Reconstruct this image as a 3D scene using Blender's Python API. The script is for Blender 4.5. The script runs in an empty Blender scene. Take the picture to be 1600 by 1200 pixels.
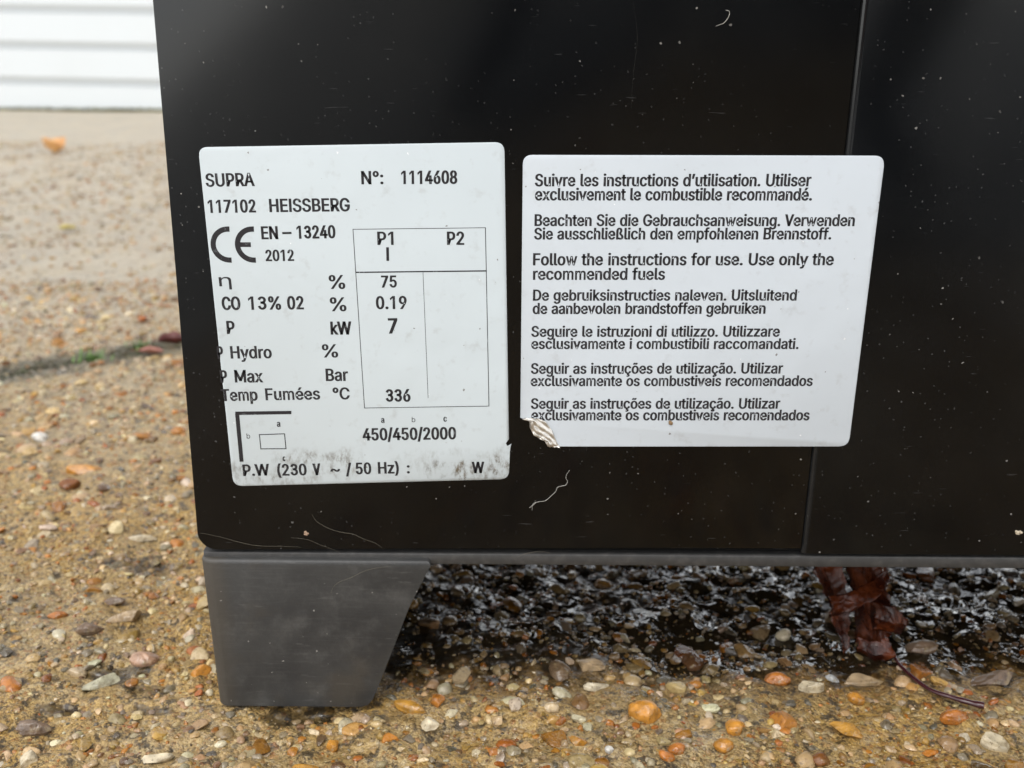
import bpy, bmesh, math, random
import numpy as np
from mathutils import Vector, Matrix, noise as mnoise
from mathutils.geometry import tessellate_polygon

SC = bpy.context.scene
COL = SC.collection
R = math.radians

# ------------------------------------------------------------------ camera
cam_data = bpy.data.cameras.new('camera')
camera = bpy.data.objects.new('camera', cam_data)
COL.objects.link(camera)
SC.camera = camera
cam_data.sensor_width = 36.0
cam_data.lens = 36.0                       # the photo is a tight phone shot
cam_data.shift_x = 0.0375
cam_data.clip_start = 0.01
cam_data.clip_end = 600
camera.location = (0.10557, -0.34455, 0.24088)
_p, _y, _r = R(17.522), R(0.545), R(0.165)
camera.rotation_mode = 'XYZ'
_fw = Vector((-math.sin(_y) * math.cos(_p), math.cos(_y) * math.cos(_p), -math.sin(_p)))
_rt = Vector((math.cos(_y), math.sin(_y), 0))
_up = _rt.cross(_fw)
_rt2 = _rt * math.cos(_r) + _up * math.sin(_r)
_up2 = -_rt * math.sin(_r) + _up * math.cos(_r)
camera.rotation_euler = Matrix((_rt2, _up2, -_fw)).transposed().to_euler('XYZ')
cam_data.dof.use_dof = True
cam_data.dof.focus_distance = 0.345
cam_data.dof.aperture_fstop = 14.0

# ------------------------------------------------------------------ sky, sun, exposure
SUN_EL, SUN_AZ = R(58), R(205)             # azimuth clockwise from +Y: behind the camera, a little left
world = bpy.data.worlds.new('World')
SC.world = world
world.use_nodes = True
wt = world.node_tree
bg = wt.nodes['Background']
sky = wt.nodes.new('ShaderNodeTexSky')
sky.sky_type = 'NISHITA'
sky.sun_disc = False
sky.sun_elevation = SUN_EL
sky.sun_rotation = SUN_AZ
sky.air_density = 1.0
sky.dust_density = 0.3
sky.ozone_density = 1.0
hs = wt.nodes.new('ShaderNodeHueSaturation')   # an overcast, nearly grey sky
hs.inputs['Saturation'].default_value = 0.16
wt.links.new(sky.outputs[0], hs.inputs['Color'])
wt.links.new(hs.outputs[0], bg.inputs['Color'])
bg.inputs['Strength'].default_value = 0.15
sun_data = bpy.data.lights.new('sun', 'SUN')
sun_data.energy = 0.9
sun_data.angle = R(35)
sun_data.color = (1.0, 0.97, 0.92)
sun = bpy.data.objects.new('sun', sun_data)
COL.objects.link(sun)
_d = Vector((math.sin(SUN_AZ) * math.cos(SUN_EL), math.cos(SUN_AZ) * math.cos(SUN_EL), math.sin(SUN_EL)))
sun.rotation_euler = _d.to_track_quat('Z', 'Y').to_euler()
SC.view_settings.view_transform = 'Standard'
SC.view_settings.look = 'None'
SC.view_settings.gamma = 1.0
SC.view_settings.exposure = 1.38
SC.cycles.max_bounces = 6
SC.cycles.use_denoising = True

# ------------------------------------------------------------------ helpers
def tag(o, label=None, cat=None, group=None, kind=None):
    if label: o['label'] = label
    if cat: o['category'] = cat
    if group: o['group'] = group
    if kind: o['kind'] = kind
    return o

def empty(name, loc=(0, 0, 0)):
    o = bpy.data.objects.new(name, None)
    o.empty_display_size = 0.02
    o.location = loc
    COL.objects.link(o)
    return o

def link_mesh(name, me, mat=None, parent=None, loc=None):
    """one mesh object; verts are in world space unless loc/parent shifts them"""
    o = bpy.data.objects.new(name, me)
    COL.objects.link(o)
    if mat: me.materials.append(mat)
    off = Vector((0, 0, 0))
    if loc is not None: off += Vector(loc)
    if off.length:
        me.transform(Matrix.Translation(-off))
    if parent:
        o.parent = parent
        off -= world_loc(parent)
    o.location = off
    return o

def world_loc(o):
    v = Vector(o.location)
    while o.parent:
        o = o.parent
        v += o.location
    return v

def mesh_py(name, V, F, smooth=False):
    me = bpy.data.meshes.new(name)
    me.from_pydata([tuple(map(float, v)) for v in V], [], [tuple(f) for f in F])
    me.update()
    if smooth: me.shade_smooth()
    return me

def mesh_np(name, V, F, smooth=True):
    """V (n,3), F (m,k) arrays -> mesh, quickly"""
    V = np.asarray(V, np.float32); F = np.asarray(F, np.int32)
    me = bpy.data.meshes.new(name)
    m, k = F.shape
    me.vertices.add(len(V)); me.vertices.foreach_set('co', V.ravel())
    me.loops.add(m * k); me.loops.foreach_set('vertex_index', F.ravel())
    me.polygons.add(m)
    me.polygons.foreach_set('loop_start', np.arange(0, m * k, k, dtype=np.int32))
    me.polygons.foreach_set('loop_total', np.full(m, k, np.int32))
    me.update(calc_edges=True); me.validate()
    if smooth: me.shade_smooth()
    return me

def set_color(me, name, cols):
    a = me.attributes.new(name, 'FLOAT_COLOR', 'POINT')
    c = np.ones((len(me.vertices), 4), np.float32); c[:, :3] = cols
    a.data.foreach_set('color', c.ravel())

def bm_mesh(name, bm, smooth_angle=None):
    bmesh.ops.recalc_face_normals(bm, faces=bm.faces)
    me = bpy.data.meshes.new(name)
    bm.to_mesh(me); bm.free()
    if smooth_angle is not None:
        me.shade_smooth()
        me.set_sharp_from_angle(angle=R(smooth_angle))
    return me

def tube(pts, rad, seg=8, closed=True, flat=1.0):
    """points (m), radius or list -> V, F of a tapered tube"""
    pts = [Vector(p) for p in pts]; n = len(pts)
    if not hasattr(rad, '__len__'): rad = [rad] * n
    V, F = [], []
    for i, p in enumerate(pts):
        t = (pts[min(i + 1, n - 1)] - pts[max(i - 1, 0)]).normalized()
        a = t.cross(Vector((0, 0, 1)) if abs(t.z) < .9 else Vector((0, 1, 0))).normalized()
        b = t.cross(a)
        for k in range(seg):
            th = 2 * math.pi * k / seg
            V.append(p + a * math.cos(th) * rad[i] + b * math.sin(th) * rad[i] * flat)
    for i in range(n - 1):
        for k in range(seg):
            F.append((i * seg + k, i * seg + (k + 1) % seg, (i + 1) * seg + (k + 1) % seg, (i + 1) * seg + k))
    F.append(tuple(range(seg))[::-1]); F.append(tuple((n - 1) * seg + k for k in range(seg)))
    return V, F

def smooth_path(pts, sub=4):
    pts = [Vector(p) for p in pts]; out = []
    for i in range(len(pts) - 1):
        p0 = pts[max(i - 1, 0)]; p1 = pts[i]; p2 = pts[i + 1]; p3 = pts[min(i + 2, len(pts) - 1)]
        for k in range(sub):
            t = k / sub
            out.append(0.5 * ((2 * p1) + (-p0 + p2) * t + (2 * p0 - 5 * p1 + 4 * p2 - p3) * t * t + (-p0 + 3 * p1 - 3 * p2 + p3) * t ** 3))
    out.append(pts[-1])
    return out

# numpy value noise -------------------------------------------------
def _hash(ix, iy, seed):
    h = (ix.astype(np.int64) * 374761393 + iy.astype(np.int64) * 668265263 + seed * 1274126177) & 0x7fffffff
    h = ((h ^ (h >> 13)) * 1274126177) & 0x7fffffff
    return ((h ^ (h >> 16)) & 0xffff) / 65535.0

def vnoise(x, y, scale, seed=0):
    x = x * scale; y = y * scale
    ix = np.floor(x); iy = np.floor(y)
    fx = x - ix; fy = y - iy
    fx = fx * fx * (3 - 2 * fx); fy = fy * fy * (3 - 2 * fy)
    a = _hash(ix, iy, seed); b = _hash(ix + 1, iy, seed)
    c = _hash(ix, iy + 1, seed); d = _hash(ix + 1, iy + 1, seed)
    return a + (b - a) * fx + (c - a) * fy + (a - b - c + d) * fx * fy - 0.5

# shader node helper --------------------------------------------------
class Mat:
    def __init__(self, name):
        self.m = bpy.data.materials.new(name); self.m.use_nodes = True
        self.t = self.m.node_tree
        self.p = self.t.nodes['Principled BSDF']
        self._c = None
    def coord(self):
        if self._c is None: self._c = self.t.nodes.new('ShaderNodeTexCoord').outputs['Object']
        return self._c
    def put(self, sock, v):
        if isinstance(v, bpy.types.NodeSocket): self.t.links.new(v, sock)
        elif isinstance(v, (tuple, list)) and sock.type == 'RGBA' and len(v) == 3: sock.default_value = (*v, 1)
        else: sock.default_value = v
    def n(self, kind, props=None, out=0, **ins):
        nd = self.t.nodes.new('ShaderNode' + kind)
        for k, v in (props or {}).items(): setattr(nd, k, v)
        for k, v in ins.items():
            key = k.replace('_', ' ')
            s = nd.inputs[int(k[1:])] if k[0] == 'i' and k[1:].isdigit() else nd.inputs[key]
            self.put(s, v)
        return nd.outputs[out]
    def noise(self, scale, detail=4, rough=.55, vec=None, out=0, dist=0.0):
        return self.n('TexNoise', out=out, Vector=vec or self.coord(), Scale=scale, Detail=detail, Roughness=rough, Distortion=dist)
    def face(self):
        """x, z of the upright faces, for specks that lie on the surface"""
        s = self.xyz()
        return self.n('CombineXYZ', X=s[0], Y=s[2])
    def specks(self, vec, scale, out='Distance'):
        return self.n('TexVoronoi', {'voronoi_dimensions': '2D'}, out=out, Vector=vec, Scale=scale)
    def voronoi(self, scale, out='Distance', feature='F1', vec=None, rand=1.0):
        return self.n('TexVoronoi', {'feature': feature}, out=out, Vector=vec or self.coord(), Scale=scale, Randomness=rand)
    def math(self, op, a, b=0.0, c=0.0, clamp=False):
        return self.n('Math', {'operation': op, 'use_clamp': clamp}, i0=a, i1=b, i2=c)
    def ramp(self, f, stops, interp='LINEAR'):
        nd = self.t.nodes.new('ShaderNodeValToRGB'); cr = nd.color_ramp; cr.interpolation = interp
        while len(cr.elements) < len(stops): cr.elements.new(0.5)
        for e, (p, c) in zip(cr.elements, stops):
            e.position = p; e.color = (c, c, c, 1) if isinstance(c, (int, float)) else (*c, 1)
        self.put(nd.inputs['Fac'], f)
        return nd.outputs[0]
    def step(self, v, lo, hi):
        return self.n('MapRange', {'interpolation_type': 'SMOOTHSTEP'}, Value=v, From_Min=lo, From_Max=hi)
    def mix(self, f, a, b, blend='MIX'):
        nd = self.t.nodes.new('ShaderNodeMix'); nd.data_type = 'RGBA'; nd.blend_type = blend
        self.put(nd.inputs[0], f); self.put(nd.inputs[6], a); self.put(nd.inputs[7], b)
        return nd.outputs[2]
    def lerp(self, f, a, b):
        return self.math('ADD', self.math('MULTIPLY', f, self.math('SUBTRACT', b, a)), a)
    def xyz(self, vec=None):
        nd = self.t.nodes.new('ShaderNodeSeparateXYZ'); self.put(nd.inputs[0], vec or self.coord())
        return nd.outputs
    def bump(self, h, dist, strength=1.0, normal=None):
        k = dict(Height=h, Distance=dist, Strength=strength)
        if normal: k['Normal'] = normal
        return self.n('Bump', **k)
    def set(self, **k):
        for a, v in k.items(): self.put(self.p.inputs[a.replace('_', ' ')], v)
        return self.m

# ------------------------------------------------------------------ measured data
ALPHABET = '0123456789ABCDEFGHIJKLMNOPQRSTUVWXYZabcdefghijklmnopqrstuvwxyz!#$%&()*+,-./:;<=>?@[]^_{|}~'
GLYPHS = {  # letter outlines of a plain sans, thousandths of an em
    '%': (676, '5P6h4{6k4z6v4f6/4Q754I7U4F7w4F7[4I8K4R8i4f8&4z8]4{935P975u935?8]6A8&6O8i6X8K6a7[6a7w6X7U6O756A6/5?6v5t6k 5P6|5m725!7G5,7Z5.7w5.7[5,8F5#8Y5m8m5P8r538m4=8Y4+8F4(7[4(7w4+7Z4=7G5372 8@3K8p3O8Q3Z863p7[3.7.487+4Z7+4y7.4|7[5M875i8R5y8p5,8@5:9L5,9k5y9&5i9?5M9}4|A14yA14Z9}489>3.9%3p9j3Z9L3O 8@3%9D3*9S3]9a4D9d4Z9d4y9a4[9S5C9E5Q8@5U8x5Q8i5C8a4[8X4y8X4Z8Z4D8i3]8x3* 4-3U8!8~9U8~5f3U'),
    '(': (273, '4T5v4U644Y6h4f6^4n7Y4x7.4-8L4_8v5A905R9T5{9T5*8]5s8k5f885T7y5J7L5B6.566a5261515v545B5A4t5H4N5R3?5c3k5q3B5)2#5{2O5R2O562z4>394$3k4p3_4g4X4Z4,4U5J'),
    ')': (273, '3(2O3{2$4C3C4Q3m4b3[4k4P4r4u4y5C4!5v4z614v6a4q6.4i7L4Y7y4M88498k3^8]3(9T4b9T4r904)8v4[8L547.5E7Y5N6]5T6h5X645Y5v5X5I5S4+5L4W5B3]4~3j4/384v2z4b2O'),
    '.': (188, '4Z3Q4I3T433d3]3s3?3,3]3~434D4I4N4Z4R4r4N4)4D4=3~4@3,4=3s4)3d4r3T'),
    '/': (249, '5_9N4B2i3i2i5S9N'),
    '0': (453, '5<3N5f3R583b4+3s4j3=4P4H494r3|553?5q3=6E3?6&3|7N497%4P8B4k8f4+8$598[5f925<966M926t8[6]8$7I8f7c8B7s7%7&7N7.6&7:6E7.5q7&557s4r7c4H7I3=6]3s6t3b6N3R 5<3?6L3{6o4E6.4h704^785Q7C5#7E6E7C6t7872707Z6.7:6o8F6L8X5<8e5g8X5D8F4?7:4#7Z4t724p6t4n6E4p5#4t5Q4#4^4?4h5D4E5g3{'),
    '1': (453, '6a8~6a3U5!3U5!8S5x8S4Q7S4Q875m8~'),
    '2': (453, '443U443<5^5>6L6H6g6g6x6%6,6|6=7I6?7f6<7(6)7~6r8G6X8T6A8b5/8e5k8b5M8R538D4>7]4+7y4(7W467W4B7:4Q8M4p8r4]8;5W915:966S916&8<778s7V8P7k7@7p7g7m7F7f6=7R6o766J6<5_6s5x6R5U5340533|7x3|7x3U'),
    '3': (453, '497:4S8R4*8$5V8_5~8~6t8<7D8l7j847t7f7d6?736e6g6F5=665b645X6)5-6+6N6;6s716/7N6@7j6<7)6y806W8H5_8Q5k8N5C894?7>4)7n 5b6$5>6z6l6p7C6L7p5$7(577v4d7N3>6!3j613U5R3Z4y3y4H4D3|4z4u4_4+4n564N5h475_436a4D6)4Z6}4#73546^5Y6!5z6R5?5,5|5X60'),
    '4': (453, '3+4j3+58678~6,8~4n5G4n5D7]5D7]4j 6g3U6g4z6g4{6g6=7D6=7D3U'),
    '5': (453, '5,3N5S3S4?3f4m3!4N40464X404+4!4+4(4m4=4T544D5N405k3[5,3?6A3]6a446w4M6/4i6^4,6}5C6^5h6/5,6v646Z6M686X5)6b5g6Z5H6S4_6I4)66476D4a8~7a8~7a8W518W4/6z4;6z556:5S6_5r715>746N706s6@6@6&7F6j7Y6K7n5@7w5n7z5D7t4v7d4G7D3,6*3j6S3T'),
    '6': (453, '5;3N5W3T4[3j4n3+4O4E494t445C485n4K5~4X6S4q6!4<7A6C8~6[8~516L4_6L546Z5F6m5T6x5k6(5$6-5_6/6c6*6;6t7G6V7e607s5p7x577s4q7c4D7D3*6+3i6V3S 5;3=6E3[6d436x4J6/4f6^4)6|576^5b6/5#6x5_6d6B6E6M5;6P5m6M5O6C535_4=5$4)5c4%584)4)4=4g534J5O435m3['),
    '7': (453, '4b3U6]8S6]8W428W428~7z8~7z8T5F3U'),
    '8': (453, '5;3N5S3S4;3f4f3#4E423|4a3[4:3_5G455j4L5+4f614%6G536P536R4x6g4X6)4G7C4A7o4F7|4U8U4s8v4{8=5Y915;966T916&8=778v7V8U7l7|7q7o7k7C7T6)736g6y6R6y6P6|6G7L617g5+7v5j7(5G7,4:7%4a7m427M3#6<3f6Z3S 5;3>6I3[6j406(4E6]4V734r774>735F6[5d6%5w6h5.6G5[5;5_5k5[5J5.4|5w4+5d4x5F4t4>4x4r4*4V4_4E5H405j3[ 5;6o6C6q6Y6y6r6.6(706;7L6>7k6;7*6)806s8H6Z8T6C8b5;8e5o8b5R8T598H4_804;7*4.7k4;7L4_70596.5S6y5p6q'),
    '9': (453, '5;966V906+8/7D8m7c8E7s7#7x7H7t6*7h6U7T607A5v6:5I5o3U4+3U6z686(686x5^6l5,6X5y6H5q5}5k5)5j5P5n4<5$4k5|4N6T486(447M497(4P8G4o8n4]8/5W90 5;8e5n8b5O8Q54894=7<4*7p4%7M4*6[4=6t546Y5O6H5n675;636E676d6H6x6X6/6t6^6@6|7K6^7p6/7<6x896d8Q6E8b'),
    ':': (188, '4Z3Q4I3T433d3]3s3?3,3]3~434D4I4N4Z4R4r4N4)4D4=3~4@3,4=3s4)3d4r3T 4Z6V4I6Y436i3]6x3?6;3]74437J4I7T4Z7W4r7T4)7J4=744@6;4=6x4)6i4r6Y'),
    'A': (480, '3k3U5p8~6a8~8h3U7%3U6l6!6a746O7g6F7-648I5[8w658w5]8H5-7-5#7f5p735f6!4P3U 4o4[4o5n7e5n7e4['),
    'B': (456, '403U408~618~6n8^6~8,7T8n7p8M7$7?7)7i7%7E7v6?7h6z7Q6k766Z6:6R6:6M796H7X657t5<7-5r7^5N7}4;7]4e7+477l3*7E3m6<3c6i3W673U 4%3|653|6u43704K7J4j7P4<7M5B7C5Y6|5r6&5)6d5=685@4%5@ 4%6j5}6j6P6m6m6u6)6*6]6{737I767g707.6.896h8Q608W4%8W'),
    'C': (510, '6R3N5:3R5a3b503t4x3>4W4J4A4t3]573/5r3+6E3/6%3]7M4A7#4W894x8d508$5a8@5:926R966%937A8^7h8+7-8p878R8S7}8h7t8r7I7=7I7,7h7x7%7j7]7R88778K6:8T6q8Y6R8a5.8U5Y8C507.4%7Y4r724k6t4h6E4k5#4r5R4%4_514j5Y4G5.3~6R3]6q3_6:4077497R4L7j4a7x4s7,4;7=5A8r5A8h4$8S4V88427-3)7h3n7B3Z6%3Q'),
    'D': (502, '5*3U4a3U4a3|5%3|6E406m486=4L7O4o7n4~7y5V7(5&7*6F7(6s7y6~7n7V7O7*6?886p8L6I8T5,8W4X8W4X8~5:8~6X8_6:8:7N8w7t8Z7[868D7z8T7L8c6&8g6F8c5t8T598D4x7@4N7s3^7L3z6-3i6S3X 4%8~4%3U403U408~'),
    'E': (419, '403U408~7g8~7g8W4%8W4%6k7P6k7P5>4%5>4%3|7j3|7j3U'),
    'F': (410, '403U408~7d8~7d8W4%8W4%6c7G6c7G5,4%5,4%3U'),
    'G': (520, '6T3N5:3R5Z3b4~3t4w3>4V4J494u3]573.5r3+6E3.6%3]7M497#4V894v8d4~8$5Y8@5.926P966$937A8^7i8*7.8n898P8T7{8j7s8s7J7=7J7*7g7v7#7h7@7Q87778J6:8S6p8Y6P8a5-8U5X8C507/4%7Y4r724k6t4h6E4k5#4r5R4%4_514j5Y4G5/3~6T3]6*3|7F4B7i4X7&4#7?5A7_5q8E5n6h5n6h6G8w6G8w5o8t5A8k4$8V4V8B427;3)7l3n7E3Z6)3Q'),
    'H': (517, '403U408~4%8~4%6n7!6n7!8~8b8~8b3U7!3U7!5[4%5[4%3U'),
    'I': (190, '423U428~4)8~4)3U'),
    'M': (630, '403U408~4#8~4#3U 8|3U8|8~9y8~9y3U 408~4/8~7L406d40 8;8~9y8~7L406d40'),
    'N': (517, '403U408~4%8~4%3U 7!3U7!8~8b8~8b3U 408~4=8~8b3U7n3U'),
    'O': (533, '6R3N5:3R5a3b503t4x3>4W4J4A4t3]573/5r3+6E3/6%3]7M4A7#4W894x8d508$5a8@5:926R966*927I8@7s8$7_8d8M898i7#8y7M8+6%8.6E8+5r8y578i4t8M4J7_3>7s3t7I3b6*3R 6R3]6+3~7J4G7r4j7=4^805Q885#8A6E886t80727=7Z7r7/7J8D6+8U6R8a5.8U5Y8D517/4%7Y4r724k6t4h6E4k5#4r5Q4%4^514j5Y4G5.3~'),
    'P': (445, '403U408~5_8~6W8{6%8>728(7a8g7y8A7/7z7>7I7/6$7y6P7a5]725v6%5j6W5c5_5a4n5a4n625]626T666v6G6=6W736s7C6>7E7I7C7k737-6=836v8J6S8T5[8W4%8W4%3U'),
    'R': (449, '403U408~5{8~6X8{6%8?738*7b8j7y8D7:7%7>7M7:6*7y6V7b60735(6%5u6X5o5{5m4a5m4a6F5^6F6T6I6w6R6>6f746y7C6^7F7M7C7o747:6>856w8K6T8T5]8W4%8W4%3U 7N3U5?5>6#5>883U'),
    'S': (447, '5/3L5M3Q4)3d4V3z44403;4a3)4<4i4<4o4o4#4S4[4B5G3~5i3[5/3>6H3[6k406,4E6~4W7B4s7G4>7C5B725T6;5h6u5t6W5$655-5Y5~4_6D4q6T4Q6n406{3[7g3}7]4F8S4g8u4=8=5U915<966Z916;8=7L8u7l8T7$7_7,7m777m6{7[6!8H6R8X5:8d5i8a5H8S4_8F4*7}4w7)4t7k4x7M4,744}6>5J6)5f6y5!6r6O6d6l6W6-6O766C7T5}7n5+7%5m7:5L7=4>7.4d7u447U3$6]3f6s3U6L3N'),
    'T': (449, '3!8W3!8~7|8~7|8W6H8W6H3U5h3U5h8W'),
    'U': (517, '6J3M5+3O5a3W543j4s3.4P4K464$405N408~4$8~4$5S4)4^4@4r5A4R5b485+3{6J3[6w3{71487R4R7l4r7x4^7#5S7#8~8b8~8b5N8V4$8D4K7.3.7X3j723W6v3O'),
    'V': (440, '3e8~4I8~6E3U5a3U 7W8~8A8~6E3U5a3U'),
    'W': (684, '3e8~4G8~5)3U503U 6)8~7k8~5)3U503U 6)8~7k8~9O3U8k3U A88~A/8~9O3U8k3U'),
    'a': (389, '5A3L4&3P4Y3Z483q3=3:3%4D3y4m3$4=3.5B3}5T4I5h4e5r4%5z525&5S5+5x5/5^5<6C5?6P5_6X636a6F6a6H6X6d6R6v6G6,606[5+6~5k715L6~4~6[4-6.4w6z4l6m4e6Y3,6p3|6[4J7G4i7Y4.7j5D7q5i7s5%7r5~7n6N7g6k7U6&7D6[6?736o776B773U6b3U6b3[6W3[6O3)6C3t5{3g5%3V5e3O 5K3:5q3>5=3~684E6N4X6W4t6a4=6a5e6U5a6J5W665T5@5Q5&5N5o5L5P5I545E4/594v504h4>4Z4$4W4j4Y4R4g4C4s414+3[4~3<'),
    'b': (424, '5>3M5m3P5M3Y533l4=3z4(3;4w3~4q3~4q3U3]3U3]8~4s8~4s6>4w6>4(714<7G527U5L7h5l7p5>7s6Y7m6.7V7F727e6r7p6L7w5<7y5d7w517p4u7e4O7G3:6.3k6Y3S 5+3<6D3@6d466z4S6;4v6_516}5d6_5<6;6L6z6o6e6,6D6_5+705c6_5B6-4?6p4%6N4u5>4r5d4u504%4t4?4Q5C455c3@'),
    'c': (396, '5v3M593S4v3k4M3;3{4P3/4u3(503$5b3(5:3/6K3{6p4M704v7U597m5v7s5^7r6K7l6i7c6%7Q6^7B7A6[7N6z7W6b6#6M6w6a6o6n6f6z6U6,6H6>626_5;6~5v705N6_4_6+4$6l4m6I4d5/4a5b4d514m4v4$4T4_465N3@5v3;5;3=633[6I3}6V466g4G6q4T6x4g6$4v7X4g7O4I7B3{6_3(6&3p6j3d6L3T5_3O'),
    'd': (424, '5j3M513S4p3k4J3:3_4O3.4u3&513$5d3&5<3.6L3_6r4J724q7V517m5k7s5=7p6D7h6W7U6l7G6w716&6>6,6>6,8~7g8~7g3U6.3U6.3~6(3~6w3;6l3z6W3l6C3Y5<3P 5t3<5{3@6N456i4Q6x4t6*506-5d6*5>6y6N6i6p6N6-5|6_5t705M6_4_6,4$6o4m6L4d5<4a5d4d514n4v4$4S4_465M3@'),
    'e': (404, '5!3M5R3P4_3X4v3k4M3;3{4P3/4u3(503$5b3&5/3/6I3_6o4L6~4t7T577m5t7s5{7q6Q7i6s7V6>7B7B6:7R6g7c627f5i7f5J4F5J4F5,785,6+5q6(5|6w6T6h6s6N6/5|6{5t705N6{4{6.4%6s4n6U4d614a5z4a5S4e4>4o4k4)4K51415T3?5!3;5^3=6E3]6V416j4D6v4S6&4j7Z4V7N43753*6,3n6h3Y693P'),
    'f': (254, '5=7n5=6|3a6|3a7n 4L3U4L8C4O8f4a8&4r8_4:995B9H5b9K5v9J5-9H5^9E639B5<8m5%8q5u8r5j8s5L8o548e4_8N4[7~4[3U'),
    'g': (425, '5v1x5I1!4/1+4j1]4M2A442T3@2p4f2>4o2(4!2s4;2g542W5S2P5v2N692S6g2j6$2.6,3O6,486&486w3{6l3,6W3w6C3k5<3c5j3Z523e4r3v4K3]3_4U3.4y3&543$5f3&5>3.6N3_6r4K724q7V527m5k7s5=7q6D7h6X7U6m7G6x716)6>6.6>6.7n7g7n7g3L7b2&7K2U6^236p1/6B1# 5t3~5|436O4F6j4Z6y4z6*546-5h6*5@6y6O6j6p6O6-5|6_5t705M6_4_6-4$6o4n6M4d5>4a5h4d554n4#4$4a4_4G5M43'),
    'h': (410, '4s5<4s3U3]3U3]8~4s8~4s6l4g6l4$72527W5b7n5<7s6O7o6t7d6@7J7B6@7N6j7R607R3U6u3U6u5_6o6Z6X6$666]5y6~5Y6{5B6<4@6#4&6h4v6H'),
    'i': (167, '3]3U3]7n4s7n4s3U 4O8N478Q3^8Z3/8m3,8#3/8>3^92479B4O9E4e9B4s924#8>4&8#4#8m4s8Z4e8Q'),
    'k': (381, '4o4<4o5!4z5!6i7n7U7n5Y5n5R5n 3]3U3]8~4s8~4s3U 6s3U4}5a5f5>7g3U'),
    'l': (189, '4>3S4f3X4E3o3}3<3]4O3]8~4s8~4s4d4t4H4y424+3^4{3[5A3]5K3^5V3X5M3V5C3T513S'),
    'm': (610, '3]3U3]7n4q7n4q6t4m6t4w6]4-7G517X5M7k5j7s5*7u6H7o6l7V6*716@6t6-6t6[6@777D7R7V7p7j7<7r8H7u8m7r8<7g9C7O9V6}9h6u9l6F9l3U8;3U8;6E8+6n8r6.8R6{7~707%6}7i6?7S6(7F6o786U7567753U6Y3U6Y6K6T6m6D6,5>6{5n705S6}586?4?6(4&6n4v6Q4s5}4s3U'),
    'n': (410, '4s5<4s3U3]3U3]7n4q7n4q6l4g6l4$72527W5b7n5<7s6O7o6t7d6@7J7B6@7N6j7R607R3U6u3U6u5_6o6Z6X6$666]5y6~5Y6{5B6<4@6#4&6h4v6H'),
    'o': (415, '5v3M593S4v3k4M3;3{4P3/4u3(503$5b3(5:3/6K3{6p4M704v7U597m5v7s6G7m6x7U73707T6p7f6K7n5:7p5b7n507f4u7T4P733;6x3k6G3S 5v3;623@6U466q4T6(4v6;516>5b6;5/6(6I6q6l6U6+626_5v705N6_4_6+4$6l4m6I4d5/4a5b4d514m4v4$4T4_465N3@'),
    'p': (424, '3]1(3]7n4q7n4q6>4w6>4&714<7G527U5L7h5l7p5>7s6Y7m6.7V7F727e6r7p6L7w5<7y5d7w517p4u7e4O7G3:6.3k6Y3S5>3M5m3P5N3Y533l4=3z4(3;4w3~4s3~4s1( 5+3<6D3@6d466z4S6;4v6_516}5d6_5<6;6L6z6o6e6,6D6_5+705c6_5B6-4?6p4%6N4u5>4r5d4u504%4t4?4Q5C455c3@'),
    'r': (259, '3]3U3]7n4q7n4q6@4t6@4+7H527b5V7o5#7t5>7s637s636[5?6^5*6_5v6{5W6]596:4?6z4&6i4v6M4s5|4s3U'),
    's': (365, '5W3M4_3P4q3X4O3m423)3:433&4Y4Y4l4j4J4$40503>5V3:5(3?64426M4L6S4h6P4z6E4;5|4|5!554~5K4i5a4C5w3]5|3<6Y3@6%45724R7O4t7e4~7p5b7s5.7p6E7g6d7S6x796/6;6^6o6S6b6I6w636;5*6}5b73566~4,6<4s6x4n6b4q6I4$634^5[5M5.5>5x6Z5i6&5L6_4[714l6{4F6-3<6o3s6K3a5.3P'),
    't': (227, '5s7n5s6|3a6|3a7n 458p4&8p4&4c4)4G4;41503]5K3?5Z3@5q3^5#3W5r3T5g3R5U3Q5I3Q4%3W4W3p4C3[454X'),
    'u': (410, '5W3P4{3T4t3f4T3z493~3|4Z3]4>3]7n4s7n4s4^4x4j4<4F5E3{5o3?5;3]69426S4H6h4b6r4!6u536u7n7R7n7R3U6w3U6w4W6(4W6k3<6H3l5-3U'),
    'v': (389, '5D3U3l7n4O7n5F555R4z5b4R5k3]5u3p5Y3p5i3]5r4R5#4z5/556%7n7f7n5;3U'),
    'w': (567, '4=3U3r7n4R7n4.5$4]5R544<5F4V5P3,5F3,5P4U5a4:5k5Q5u5$6C7n6;7n7W5$7f5Q7q4;7!4V7-3,7z3,7-4U7]4:835Q8E5$8y7n9Z7n893U7c3U6>5M6%5:6v6C6p6e6b786p786b6e6U6C6N5:6F5m685M5n3U'),
    'x': (379, '3p3U5L5)5L5L3x7n4e7n4|6&5E6d5T6D5h5>5v5u5P5u5e5>5q6D5&6d5]6&6g7n7M7n5x5J5x5$7S3U6l3U5@4P5$4q5o4;5b595N5W5t5W5f595S4;5F4q4}4P4V3U'),
    'y': (389, '3<1,412Y4B2X4S2U4i2V4w2a4+2k4@2!512^5D3T3l7n4O7n5F555R4z5b4R5k3]5u3p5Y3p5h3]5q4R5!4z5/556%7n7f7n5s2!5f2Z5R2D591{4>1/4v1(4V1%4H1%451(3^1*'),
    'z': (380, '3-3U3-3;6E6?6E6]3=6]3=7n737n73714&404&3{793{793U'),
    '~': (453, '3[503_5c465)4M604h6F4(6N516Q5P6O5l6G5+61665,6M5v6Z5m6k5h6x5g6=5k725v7B5;7E6D7+6D7(5%7u5Z7e5D7J4}6{4>6z4<6a4>6E4}5[5C5v5W5e5j5R5s5G5x545y4;5v4z5k4p5S4m50'),
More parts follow.
